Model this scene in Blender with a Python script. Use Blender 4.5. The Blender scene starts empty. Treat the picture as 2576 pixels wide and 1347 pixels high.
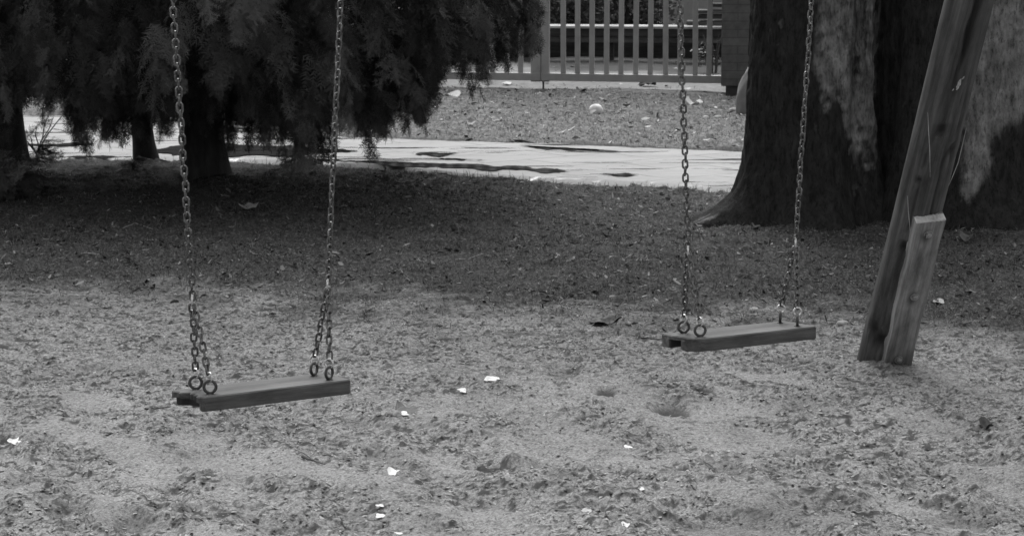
import bpy, math, random
import numpy as np
from mathutils import Vector, Matrix, Euler

random.seed(7)
RNG = np.random.default_rng(11)
scene = bpy.context.scene
COL = scene.collection
R = math.radians

# ------------------------------------------------------------------ camera
H, F, CX, CY = 1.6, 6500.0, 1288.0, 673.5          # eye height, focal length in photo pixels (2576 wide)
PITCH = math.atan((CY + 295.0) / F)
cp, sp = math.cos(PITCH), math.sin(PITCH)
cam = bpy.data.cameras.new('camera')
cam.sensor_width = 36.0
cam.lens = F / 2576.0 * 36.0
cam.clip_start, cam.clip_end = 0.1, 2000.0
cam.dof.use_dof = True; cam.dof.focus_distance = 6.6; cam.dof.aperture_fstop = 24.0
cam_o = bpy.data.objects.new('camera', cam)
cam_o.location = (0, 0, H)
cam_o.rotation_euler = (math.pi / 2 - PITCH, 0, 0)
COL.objects.link(cam_o)
scene.camera = cam_o


def ray(px, py):
    a, b = (px - CX) / F, (CY - py) / F
    return Vector((a, cp + b * sp, -sp + b * cp))


def G(px, py, z=0.0):
    r = ray(px, py)
    t = (z - H) / r.z
    return Vector((r.x * t, r.y * t, z))


def at(px, py, d):
    r = ray(px, py)
    t = d / r.y
    return Vector((r.x * t, d, H + r.z * t))


def proj(v):
    x, y, z = v[0], v[1], v[2] - H
    D = y * cp - z * sp
    return (CX + F * x / D, CY - F * (y * sp + z * cp) / D)


# ------------------------------------------------------------------ noise (numpy)
def _hash(ix, iy, seed):
    h = (ix.astype(np.int64) * 374761393 + iy.astype(np.int64) * 668265263 + seed * 974711) & 0xFFFFFFFF
    h = ((h ^ (h >> 13)) * 1274126177) & 0xFFFFFFFF
    h = h ^ (h >> 16)
    return (h & 0xFFFFFF) / float(0xFFFFFF)


def vnoise(x, y, seed=0):
    x = np.asarray(x, float); y = np.asarray(y, float)
    ix, iy = np.floor(x), np.floor(y)
    fx, fy = x - ix, y - iy
    ix, iy = ix.astype(np.int64), iy.astype(np.int64)
    fx = fx * fx * fx * (fx * (fx * 6 - 15) + 10); fy = fy * fy * fy * (fy * (fy * 6 - 15) + 10)
    a, b = _hash(ix, iy, seed), _hash(ix + 1, iy, seed)
    c, d = _hash(ix, iy + 1, seed), _hash(ix + 1, iy + 1, seed)
    return (a + (b - a) * fx) * (1 - fy) + (c + (d - c) * fx) * fy


def fbm(x, y, scale, octaves=4, seed=0, gain=0.5):
    s, amp, tot = 0.0, 1.0, 0.0
    ca, sa = math.cos(0.6), math.sin(0.6)
    u, v = x / scale, y / scale
    for o in range(octaves):
        s = s + amp * (vnoise(u, v, seed + o * 17) - 0.5)
        tot += amp; amp *= gain
        u, v = (u * ca - v * sa) * 2.03 + 3.1, (u * sa + v * ca) * 2.03 + 7.7
    return s / tot * 2.0


def sstep(e0, e1, x):
    t = np.clip((x - e0) / (e1 - e0), 0, 1)
    return t * t * (3 - 2 * t)


# ------------------------------------------------------------------ zones on the ground
def poly_from_px(pts):
    w = [G(px, py) for px, py in pts]
    return np.array([p.x for p in w]), np.array([p.y for p in w])


SAND_X, SAND_Y = poly_from_px([(-600, 730), (0, 738), (500, 745), (900, 760), (1300, 790), (1800, 790), (2100, 800), (2350, 850), (2600, 875), (3200, 900)])
NEAR_X, NEAR_Y = poly_from_px([(-700, 398), (0, 400), (560, 404), (760, 409), (920, 420), (1041, 430), (1179, 440), (1422, 455), (1852, 477), (2300, 502), (2900, 540)])
FAR_X, FAR_Y = poly_from_px([(-700, 276), (100, 288), (450, 296), (650, 306), (780, 330), (880, 345), (1100, 351), (1289, 356), (1852, 379), (2300, 399), (2900, 430)])
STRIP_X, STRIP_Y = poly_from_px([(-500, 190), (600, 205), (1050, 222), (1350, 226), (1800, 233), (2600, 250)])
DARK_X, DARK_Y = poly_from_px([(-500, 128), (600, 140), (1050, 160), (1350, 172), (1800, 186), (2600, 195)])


def near_edge(x):
    return np.interp(x, NEAR_X, NEAR_Y)


def far_edge(x):
    return np.interp(x, FAR_X, FAR_Y)


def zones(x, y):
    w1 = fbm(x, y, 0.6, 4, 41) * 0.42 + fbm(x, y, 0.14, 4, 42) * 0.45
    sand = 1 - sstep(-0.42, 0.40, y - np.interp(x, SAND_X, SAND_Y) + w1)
    w2 = fbm(x, y, 0.5, 4, 43) * 0.5
    lawn = sstep(-0.1, 0.15, y - far_edge(x) - 0.05 + w2 * 0.4)
    strip = sstep(-0.25, 0.25, y - np.interp(x, STRIP_X, STRIP_Y) + w2)
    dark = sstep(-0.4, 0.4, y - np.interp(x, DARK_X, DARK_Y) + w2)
    return sand, lawn, strip, dark


# hollows scuffed into the sand: photo place, half-width, half-depth (m), drop (m)
PITS = [(1690, 1030, .054, .105, .036), (1524, 985, .032, .060, .022), (1512, 812, .055, .085, .024), (1772, 988, .030, .036, .016),
        (300, 1085, .05, .09, .016), (480, 1150, .09, .15, .020), (330, 1310, .07, .10, .018), (760, 1325, .10, .10, .022), (1050, 1180, .06, .09, .010),
        (1830, 1190, .06, .12, .022), (2070, 1280, .12, .10, .024), (2300, 1220, .12, .13, .018), (2440, 1300, .12, .08, .022), (1480, 1080, .09, .16, .018),
        (1330, 1040, .08, .10, .016), (730, 1075, .04, .06, .015), (1130, 860, .05, .1, .012), (205, 945, .07, .12, .016), (2490, 1085, .05, .05, .016)]
_rp = random.Random(21)
for _ in range(46):
    PITS.append((_rp.uniform(0, 2576), 900 + 440 * _rp.random() ** .8, _rp.uniform(.022, .06), _rp.uniform(.04, .11), _rp.uniform(.008, .024)))
PITW = [(G(a, b), c, d, e) for a, b, c, d, e in PITS]


def smooth_patches(x, y):
    # trodden and dragged smooth, in slanting streaks, mostly near the camera
    a = fbm(x * .9 + y * .3, (y * .9 - x * .3) * .5, 0.17, 4, 5)
    return sstep(-0.04, 0.24, a) * sstep(9.2, 7.5, y + .6 * fbm(x, y, .9, 2, 6))


def hgt(x, y, detail=True):
    x = np.asarray(x, float); y = np.asarray(y, float)
    sand, lawn, strip, dark = zones(x, y)
    near = sstep(70, 35, np.hypot(x, y - 10))
    inpath = sstep(-0.10, 0.02, y - near_edge(x)) * (1 - sstep(-0.02, 0.10, y - far_edge(x)))
    z = fbm(x, y, 0.9, 3, 1) * 0.020
    for p, rx, ry, dz in PITW:
        q = ((x - p.x) / rx) ** 2 + ((y - p.y) / ry) ** 2
        m = q < 9
        if np.any(m):
            z = z - np.where(m, dz * np.exp(-q ** 1.5 * 0.9) - dz * 0.07 * np.exp(-(np.sqrt(np.maximum(q, 0)) - 1.55) ** 2 * 6), 0)
    pf = G(2216, 924)
    z = z + 0.020 * np.exp(-(((x - pf.x) / .13) ** 2 + ((y - pf.y + .04) / .12) ** 2) ** 1.3)
    if detail:
        smooth = smooth_patches(x, y)
        rough = 1 - 0.80 * smooth
        clod = np.abs(fbm(x, y, 0.04, 3, 8))
        clod2 = np.maximum(fbm(x, y, 0.075, 4, 13) - 0.02, 0)
        lump = np.maximum(fbm(x, y, 0.026, 2, 21) - 0.10, 0)
        crumb = np.maximum(fbm(x, y, 0.021, 2, 34) - 0.06, 0); crumb2 = np.maximum(fbm(x, y, 0.012, 2, 35) - 0.10, 0)
        zs = rough * (0.012 * clod2 + 0.005 * clod + 0.007 * lump + 0.012 * crumb + 0.007 * crumb2) + 0.0030 * fbm(x, y, 0.013, 2, 31)
        zs = zs + 0.040 * fbm(x * .86 + y * .5, (y * .86 - x * .5) * .42, 0.16, 3, 36) * sstep(8.6, 6.6, y + 0.5 * fbm(x, y, .8, 2, 37))
        zg = 0.018 * fbm(x, y, 0.16, 3, 51) + 0.024 * np.maximum(fbm(x, y, 0.05, 3, 52), 0) + 0.006 * fbm(x, y, 0.014, 2, 53)
        zl = 0.030 * fbm(x, y, 0.24, 3, 61) + 0.030 * np.maximum(fbm(x, y, 0.07, 3, 62), 0)
        zz = sand * zs + (1 - sand) * (1 - lawn) * zg + lawn * (1 - strip) * zl + strip * 0.006 * fbm(x, y, 0.08, 3, 63)
        z = z + zz
    z = z * near
    z = z * (1 - inpath) - 0.035 * inpath
    return z


def h1(x, y):
    return float(hgt(np.array([x]), np.array([y]))[0])


# ------------------------------------------------------------------ materials (the photograph is black and white: every colour is a grey)
def new_mat(name):
    m = bpy.data.materials.new(name); m.use_nodes = True
    nt = m.node_tree
    return m, nt, nt.nodes, nt.links, nt.nodes['Principled BSDF']


def grey(v):
    return (v, v, v, 1)


def ramp(nodes, pts):
    r = nodes.new('ShaderNodeValToRGB')
    e = r.color_ramp.elements
    e[0].position, e[0].color = pts[0][0], grey(pts[0][1])
    e[1].position, e[1].color = pts[-1][0], grey(pts[-1][1])
    for p, v in pts[1:-1]:
        n = e.new(p); n.color = grey(v)
    return r


def noise(nodes, links, scale, detail=5, rough=0.6, stretch=None, coord='Object', dist=0.0):
    tc = nodes.new('ShaderNodeTexCoord')
    out = tc.outputs[coord]
    if stretch:
        mp = nodes.new('ShaderNodeMapping'); mp.inputs['Scale'].default_value = stretch
        links.new(out, mp.inputs['Vector']); out = mp.outputs['Vector']
    n = nodes.new('ShaderNodeTexNoise')
    n.inputs['Scale'].default_value = scale; n.inputs['Detail'].default_value = detail; n.inputs['Roughness'].default_value = rough
    n.inputs['Distortion'].default_value = dist
    links.new(out, n.inputs['Vector'])
    return n


def mixm(nodes, links, a, b, fac=None, mode='MIX', f=1.0):
    m = nodes.new('ShaderNodeMix'); m.data_type = 'RGBA'; m.blend_type = mode
    m.inputs['Factor'].default_value = f
    if fac is not None: links.new(fac, m.inputs['Factor'])
    for s, v in (('A', a), ('B', b)):
        i = [k for k in m.inputs if k.name == s and k.type == 'RGBA'][0]
        if isinstance(v, (int, float)): i.default_value = grey(v)
        else: links.new(v, i)
    return [o for o in m.outputs if o.type == 'RGBA'][0]


def bump(nodes, links, bsdf, h, strength, dist):
    b = nodes.new('ShaderNodeBump'); b.inputs['Strength'].default_value = strength; b.inputs['Distance'].default_value = dist
    links.new(h, b.inputs['Height']); links.new(b.outputs['Normal'], bsdf.inputs['Normal'])


def mat_simple(name, lo, hi, scale=20, rough=0.7, stretch=None, metallic=0.0, bmp=0.3, bdist=0.002, spec=0.5, mid=None):
    m, nt, N, L, B = new_mat(name)
    n = noise(N, L, scale, 6, 0.65, stretch)
    pts = [(0.3, lo), (0.7, hi)] if mid is None else [(0.3, lo), (0.5, mid), (0.7, hi)]
    r = ramp(N, pts)
    L.new(n.outputs['Fac'], r.inputs['Fac']); L.new(r.outputs['Color'], B.inputs['Base Color'])
    B.inputs['Roughness'].default_value = rough; B.inputs['Metallic'].default_value = metallic
    B.inputs['Specular IOR Level'].default_value = spec
    if bmp: bump(N, L, B, n.outputs['Fac'], bmp, bdist)
    return m


def mat_tone(name, rough=0.7, mul=1.0, spec=0.3, trans=0.0):
    """colour of each small piece comes from a per-piece 'tone' value on the mesh"""
    m, nt, N, L, B = new_mat(name)
    a = N.new('ShaderNodeAttribute'); a.attribute_name = 'tone'
    v = N.new('ShaderNodeMath'); v.operation = 'MULTIPLY'; v.inputs[1].default_value = mul
    L.new(a.outputs['Fac'], v.inputs[0])
    c = N.new('ShaderNodeCombineColor')
    for k in range(3): L.new(v.outputs[0], c.inputs[k])
    L.new(c.outputs[0], B.inputs['Base Color'])
    B.inputs['Roughness'].default_value = rough; B.inputs['Specular IOR Level'].default_value = spec
    if trans:
        t = N.new('ShaderNodeBsdfTranslucent'); L.new(c.outputs[0], t.inputs['Color'])
        mx = N.new('ShaderNodeMixShader'); mx.inputs[0].default_value = trans
        L.new(B.outputs[0], mx.inputs[1]); L.new(t.outputs[0], mx.inputs[2])
        L.new(mx.outputs[0], N['Material Output'].inputs['Surface'])
    return m


def mat_ground():
    m, nt, N, L, B = new_mat('ground_soil_and_sand')
    at_ = N.new('ShaderNodeAttribute'); at_.attribute_name = 'zone'
    sp_ = N.new('ShaderNodeSeparateColor'); L.new(at_.outputs['Color'], sp_.inputs[0])
    at2 = N.new('ShaderNodeAttribute'); at2.attribute_name = 'organic'
    # sand: pale grains, grey matter, dark crumbs of bark
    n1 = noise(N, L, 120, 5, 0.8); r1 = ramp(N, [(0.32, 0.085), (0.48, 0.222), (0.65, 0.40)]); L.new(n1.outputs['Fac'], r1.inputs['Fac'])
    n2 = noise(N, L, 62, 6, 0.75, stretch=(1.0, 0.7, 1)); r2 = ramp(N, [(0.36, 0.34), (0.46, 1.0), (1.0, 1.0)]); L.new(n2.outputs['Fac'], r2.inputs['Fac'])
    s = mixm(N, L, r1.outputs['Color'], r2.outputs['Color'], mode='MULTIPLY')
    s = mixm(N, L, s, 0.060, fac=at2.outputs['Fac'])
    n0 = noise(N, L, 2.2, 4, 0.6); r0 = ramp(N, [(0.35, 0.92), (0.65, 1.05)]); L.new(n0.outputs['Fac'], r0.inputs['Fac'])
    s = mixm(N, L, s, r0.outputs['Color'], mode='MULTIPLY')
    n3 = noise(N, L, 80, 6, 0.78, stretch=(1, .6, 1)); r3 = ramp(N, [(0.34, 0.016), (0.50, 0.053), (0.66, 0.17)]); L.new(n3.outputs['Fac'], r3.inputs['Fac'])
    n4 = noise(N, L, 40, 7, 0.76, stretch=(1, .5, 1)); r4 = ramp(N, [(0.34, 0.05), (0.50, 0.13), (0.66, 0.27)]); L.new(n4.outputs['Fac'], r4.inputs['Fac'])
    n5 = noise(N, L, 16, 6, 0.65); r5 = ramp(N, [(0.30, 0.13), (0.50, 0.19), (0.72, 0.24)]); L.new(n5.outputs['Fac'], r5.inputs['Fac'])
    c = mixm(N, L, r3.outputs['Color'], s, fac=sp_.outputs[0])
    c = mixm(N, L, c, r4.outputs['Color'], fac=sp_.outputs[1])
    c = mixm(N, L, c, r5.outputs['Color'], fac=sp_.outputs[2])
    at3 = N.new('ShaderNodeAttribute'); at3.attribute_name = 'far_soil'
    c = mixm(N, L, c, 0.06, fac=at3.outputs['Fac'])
    nb = noise(N, L, 3.1, 5, 0.65, stretch=(1, .55, 1)); rb_ = ramp(N, [(0.34, 0.66), (0.66, 1.22)]); L.new(nb.outputs['Fac'], rb_.inputs['Fac'])
    c = mixm(N, L, c, rb_.outputs['Color'], mode='MULTIPLY', f=0.40)
    at4 = N.new('ShaderNodeAttribute'); at4.attribute_name = 'litter_shade'
    c = mixm(N, L, c, 0.014, fac=at4.outputs['Fac'])  # soil darkened for tree shade and needle litter
    L.new(c, B.inputs['Base Color'])
    B.inputs['Roughness'].default_value = 0.9; B.inputs['Specular IOR Level'].default_value = 0.15
    bump(N, L, B, n2.outputs['Fac'], 0.25, 0.005)
    return m


def mat_path():
    m, nt, N, L, B = new_mat('wet_concrete_pavers')
    tc = N.new('ShaderNodeTexCoord'); mp = N.new('ShaderNodeMapping')
    mp.inputs['Rotation'].default_value = (0, 0, R(-38))
    L.new(tc.outputs['Object'], mp.inputs['Vector'])
    b = N.new('ShaderNodeTexBrick')
    b.inputs['Color1'].default_value = grey(0.230); b.inputs['Color2'].default_value = grey(0.205); b.inputs['Mortar'].default_value = grey(0.085)
    b.inputs['Scale'].default_value = 1.0; b.inputs['Mortar Size'].default_value = 0.009; b.inputs['Mortar Smooth'].default_value = 0.1
    b.inputs['Brick Width'].default_value = 0.62; b.inputs['Row Height'].default_value = 0.42
    L.new(mp.outputs['Vector'], b.inputs['Vector'])
    n = noise(N, L, 3.0, 7, 0.68, stretch=(0.45, 1.5, 1)); r = ramp(N, [(0.30, 0.70), (0.62, 1.10)]); L.new(n.outputs['Fac'], r.inputs['Fac'])
    nj = noise(N, L, 2.4, 4, 0.6); rj = ramp(N, [(0.46, 0.0), (0.70, 1.0)]); L.new(nj.outputs['Fac'], rj.inputs['Fac'])
    c0 = mixm(N, L, b.outputs['Color'], 0.218, fac=rj.outputs['Color'])          # silted joints vanish
    c = mixm(N, L, c0, r.outputs['Color'], mode='MULTIPLY')
    n2 = noise(N, L, 30, 6, 0.75, stretch=(.5, 1, 1)); r2 = ramp(N, [(0.33, 0.50), (0.42, 1.0), (1, 1.0)]); L.new(n2.outputs['Fac'], r2.inputs['Fac'])
    c = mixm(N, L, c, r2.outputs['Color'], mode='MULTIPLY')
    mp2 = N.new('ShaderNodeMapping'); mp2.inputs['Rotation'].default_value = (0, 0, R(14)); mp2.inputs['Scale'].default_value = (0.22, 1.6, 1)
    L.new(tc.outputs['Object'], mp2.inputs['Vector'])
    nw = N.new('ShaderNodeTexNoise'); nw.inputs['Scale'].default_value = 3.4; nw.inputs['Detail'].default_value = 7; nw.inputs['Roughness'].default_value = .62
    L.new(mp2.outputs['Vector'], nw.inputs['Vector'])
    rw = ramp(N, [(0.405, 1.0), (0.435, 0.0)]); L.new(nw.outputs['Fac'], rw.inputs['Fac'])   # damp streaks
    c = mixm(N, L, c, 0.085, fac=rw.outputs['Color'])
    L.new(c, B.inputs['Base Color'])
    rr = ramp(N, [(0.405, 0.12), (0.45, 0.60)]); L.new(nw.outputs['Fac'], rr.inputs['Fac']); L.new(rr.outputs['Color'], B.inputs['Roughness'])
    bump(N, L, B, n2.outputs['Fac'], 0.15, 0.003)
    return m


def mat_bark(name, dark_lo, dark_hi, light_lo, light_hi):
    m, nt, N, L, B = new_mat(name)
    a = N.new('ShaderNodeAttribute'); a.attribute_name = 'patch'
    n1 = noise(N, L, 26, 7, 0.7, stretch=(1, 1, 0.30)); r1 = ramp(N, [(0.32, dark_lo), (0.68, dark_hi)]); L.new(n1.outputs['Fac'], r1.inputs['Fac'])
    n2 = noise(N, L, 16, 8, 0.75, stretch=(1, 1, 0.45)); r2 = ramp(N, [(0.30, light_lo), (0.50, (light_lo + light_hi) / 2), (0.70, light_hi)]); L.new(n2.outputs['Fac'], r2.inputs['Fac'])
    nb = noise(N, L, 22, 8, 0.78, stretch=(1, 1, 0.22))
    ad = N.new('ShaderNodeMath'); ad.operation = 'MULTIPLY_ADD'; ad.inputs[1].default_value = 1.5; L.new(nb.outputs['Fac'], ad.inputs[0]); ad.inputs[2].default_value = -0.75
    ad2 = N.new('ShaderNodeMath'); ad2.operation = 'ADD'; L.new(ad.outputs[0], ad2.inputs[0]); L.new(a.outputs['Fac'], ad2.inputs[1])
    rf = ramp(N, [(0.18, 0.0), (0.55, .55), (0.95, 1.0)]); L.new(ad2.outputs[0], rf.inputs['Fac'])
    c = mixm(N, L, r1.outputs['Color'], r2.outputs['Color'], fac=rf.outputs['Color'])
    n3 = noise(N, L, 70, 6, 0.75, stretch=(1, 1, 0.35)); r3 = ramp(N, [(0.36, 0.35), (0.5, 1.0), (1, 1.0)]); L.new(n3.outputs['Fac'], r3.inputs['Fac'])
    c = mixm(N, L, c, r3.outputs['Color'], mode='MULTIPLY')
    L.new(c, B.inputs['Base Color'])
    B.inputs['Roughness'].default_value = 0.85; B.inputs['Specular IOR Level'].default_value = 0.2
    bump(N, L, B, n1.outputs['Fac'], 1.0, 0.03)
    return m


def mat_brick():
    m, nt, N, L, B = new_mat('dull_brickwork')
    tc = N.new('ShaderNodeTexCoord')
    mp = N.new('ShaderNodeMapping'); mp.inputs['Rotation'].default_value = (R(90), 0, 0)
    L.new(tc.outputs['Object'], mp.inputs['Vector'])
    b = N.new('ShaderNodeTexBrick')
    b.inputs['Color1'].default_value = grey(0.120); b.inputs['Color2'].default_value = grey(0.100); b.inputs['Mortar'].default_value = grey(0.075)
    b.inputs['Scale'].default_value = 1.0; b.inputs['Mortar Size'].default_value = 0.004; b.inputs['Brick Width'].default_value = 0.235; b.inputs['Row Height'].default_value = 0.0625
    L.new(mp.outputs['Vector'], b.inputs['Vector'])
    n = noise(N, L, 14, 6, 0.65); r = ramp(N, [(0.3, 0.7), (0.7, 1.2)]); L.new(n.outputs['Fac'], r.inputs['Fac'])
    c = mixm(N, L, b.outputs['Color'], r.outputs['Color'], mode='MULTIPLY')
    L.new(c, B.inputs['Base Color']); B.inputs['Roughness'].default_value = 0.9
    bump(N, L, B, b.outputs['Fac'], -0.5, 0.004)
    return m


def mat_wood(name, lo, hi, axis='X', rough=0.75, knots=False, fine=34):
    m, nt, N, L, B = new_mat(name)
    st = {'X': (0.06, 1, 1), 'Z': (1, 1, 0.05)}[axis]
    n1 = noise(N, L, fine, 7, 0.65, stretch=st, dist=0.6); r1 = ramp(N, [(0.30, lo), (0.52, (lo + hi) / 2), (0.70, hi)]); L.new(n1.outputs['Fac'], r1.inputs['Fac'])
    n2 = noise(N, L, 9 if knots else 5, 7, 0.7, stretch=(st[0] ** .35, st[1], st[2] ** .35)); r2 = ramp(N, [(0.34, 0.42), (0.50, .95), (0.66, 1.35)]); L.new(n2.outputs['Fac'], r2.inputs['Fac'])
    c = mixm(N, L, r1.outputs['Color'], r2.outputs['Color'], mode='MULTIPLY')
    if knots:
        a = N.new('ShaderNodeAttribute'); a.attribute_name = 'knot'
        c = mixm(N, L, c, lo * 0.28, fac=a.outputs['Fac'])
    L.new(c, B.inputs['Base Color']); B.inputs['Roughness'].default_value = rough; B.inputs['Specular IOR Level'].default_value = 0.35
    bump(N, L, B, n1.outputs['Fac'], 0.45, 0.0025)
    return m


M = {}
M['ground'] = mat_ground()
M['path'] = mat_path()
M['needle'] = mat_tone('dark_needles', 0.55, 1.0, 0.35)
M['blade'] = mat_tone('grass_blades', 0.6, 1.0, 0.3, 0.45)
M['flake'] = mat_tone('dead_leaf_bits', 0.7, 1.0, 0.3)
M['leaf'] = mat_tone('bush_leaves', 0.5, 1.0, 0.4, 0.15)
M['bark'] = mat_bark('mottled_smooth_bark', 0.010, 0.050, 0.08, 0.44)
M['conifer_bark'] = mat_simple('conifer_bark', 0.018, 0.06, 24, 0.9, (1, 1, 0.25), bmp=0.8, bdist=0.01)
M['twig'] = mat_simple('dark_twig', 0.03, 0.08, 30, 0.85)
M['brick'] = mat_brick()
M['plinth'] = mat_simple('dark_plinth', 0.035, 0.07, 12, 0.9)
M['gate'] = mat_simple('weathered_gate_paint', 0.27, 0.37, 9, 0.55, None, bmp=0.12, bdist=0.001, mid=0.32)
M['bolt_rod'] = mat_simple('dull_rod', 0.05, 0.10, 30, 0.5, None, 0.6)
M['seat'] = mat_wood('worn_seat_wood', 0.030, 0.130, 'X', 0.6, True, fine=60)
M['post'] = mat_wood('grey_post_wood', 0.032, 0.135, 'Z', 0.8, True, 40)
M['board'] = mat_wood('pale_board_wood', 0.13, 0.35, 'Z', 0.7, True, 46)
M['beam'] = mat_wood('beam_wood', 0.07, 0.15, 'X', 0.8)
M['chain'] = mat_simple('worn_chain_steel', 0.015, 0.26, 90, 0.27, None, 0.85, 0.2, 0.0006)
M['shackle'] = mat_simple('bright_worn_steel', 0.55, 0.80, 120, 0.26, None, 1.0, 0.1, 0.0004)
M['eye'] = mat_simple('rusty_eye_steel', 0.045, 0.13, 140, 0.5, None, 0.6, 0.3, 0.0008)
M['bolt'] = mat_simple('bolt_steel', 0.22, 0.48, 120, 0.5, None, 0.7)
M['paper'] = mat_simple('white_paper', 0.50, 0.88, 55, 0.8, bmp=0.2)
M['bag'] = mat_simple('white_plastic_bag', 0.86, 0.93, 30, 0.5, bmp=0.4)
M['pale'] = mat_simple('pale_scrap', 0.36, 0.52, 40, 0.8, bmp=0.2)
M['stone'] = mat_simple('pale_stone', 0.34, 0.50, 26, 0.85, bmp=0.4, bdist=0.004)
M['slab'] = mat_simple('grey_stone_slab', 0.17, 0.26, 10, 0.85, None, bmp=0.4, bdist=0.004)
M['dark_leaf'] = mat_simple('dark_leaf', 0.025, 0.075, 36, 0.6, bmp=0.4)
M['mid_leaf'] = mat_simple('brown_leaf', 0.06, 0.13, 36, 0.7, bmp=0.4)
M['stick'] = mat_simple('dry_stick', 0.20, 0.42, 50, 0.8, bmp=0.3)
M['cloth'] = mat_simple('dark_cloth', 0.018, 0.04, 20, 0.9, bmp=0.3)
M['frayed'] = mat_simple('bright_frayed_wood', 0.45, 0.72, 60, 0.7)
M['splinter'] = mat_simple('pale_splinter', 0.26, 0.45, 60, 0.7)
M['plank_dark'] = mat_wood('dark_plank', 0.02, 0.06, 'X', 0.85)
M['plank_pale'] = mat_wood('pale_plank', 0.32, 0.52, 'X', 0.7)
M['plank_mid'] = mat_wood('grey_plank', 0.07, 0.13, 'X', 0.8)
M['render'] = mat_simple('pale_wall_render', 0.24, 0.32, 4, 0.9, bmp=0.2)
m_, nt_, N_, L_, B_ = new_mat('puddle_water')
B_.inputs['Base Color'].default_value = grey(0.05); B_.inputs['Roughness'].default_value = 0.11; B_.inputs['IOR'].default_value = 1.33
nn_ = noise(N_, L_, 9, 3, 0.5); bump(N_, L_, B_, nn_.outputs['Fac'], 0.03, 0.004)
M['water'] = m_


# ------------------------------------------------------------------ mesh helpers
def np_mesh(name, V, Fc, mat, parent=None, smooth=False, tone=None, loc=None, attrs=None):
    V = np.asarray(V, np.float32).reshape(-1, 3)
    Fc = np.asarray(Fc, np.int32)
    me = bpy.data.meshes.new(name)
    me.vertices.add(len(V)); me.vertices.foreach_set('co', V.ravel())
    k = Fc.shape[1]
    me.loops.add(Fc.size); me.loops.foreach_set('vertex_index', Fc.ravel())
    me.polygons.add(len(Fc))
    me.polygons.foreach_set('loop_start', np.arange(0, Fc.size, k, dtype=np.int32))
    me.polygons.foreach_set('loop_total', np.full(len(Fc), k, np.int32))
    if smooth: me.polygons.foreach_set('use_smooth', np.ones(len(Fc), bool))
    me.update(calc_edges=True)
    for nme, val in ([('tone', tone)] if tone is not None else []) + list((attrs or {}).items()):
        val = np.asarray(val, np.float32)
        if val.ndim == 2:
            a = me.attributes.new(nme, 'FLOAT_COLOR', 'POINT')
            a.data.foreach_set('color', np.concatenate([val, np.ones((len(val), 1), np.float32)], 1).ravel())
        else:
            a = me.attributes.new(nme, 'FLOAT', 'POINT'); a.data.foreach_set('value', val)
    me.materials.append(mat)
    o = bpy.data.objects.new(name, me); COL.objects.link(o)
    if parent: o.parent = parent
    if loc is not None: o.location = loc
    return o


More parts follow.
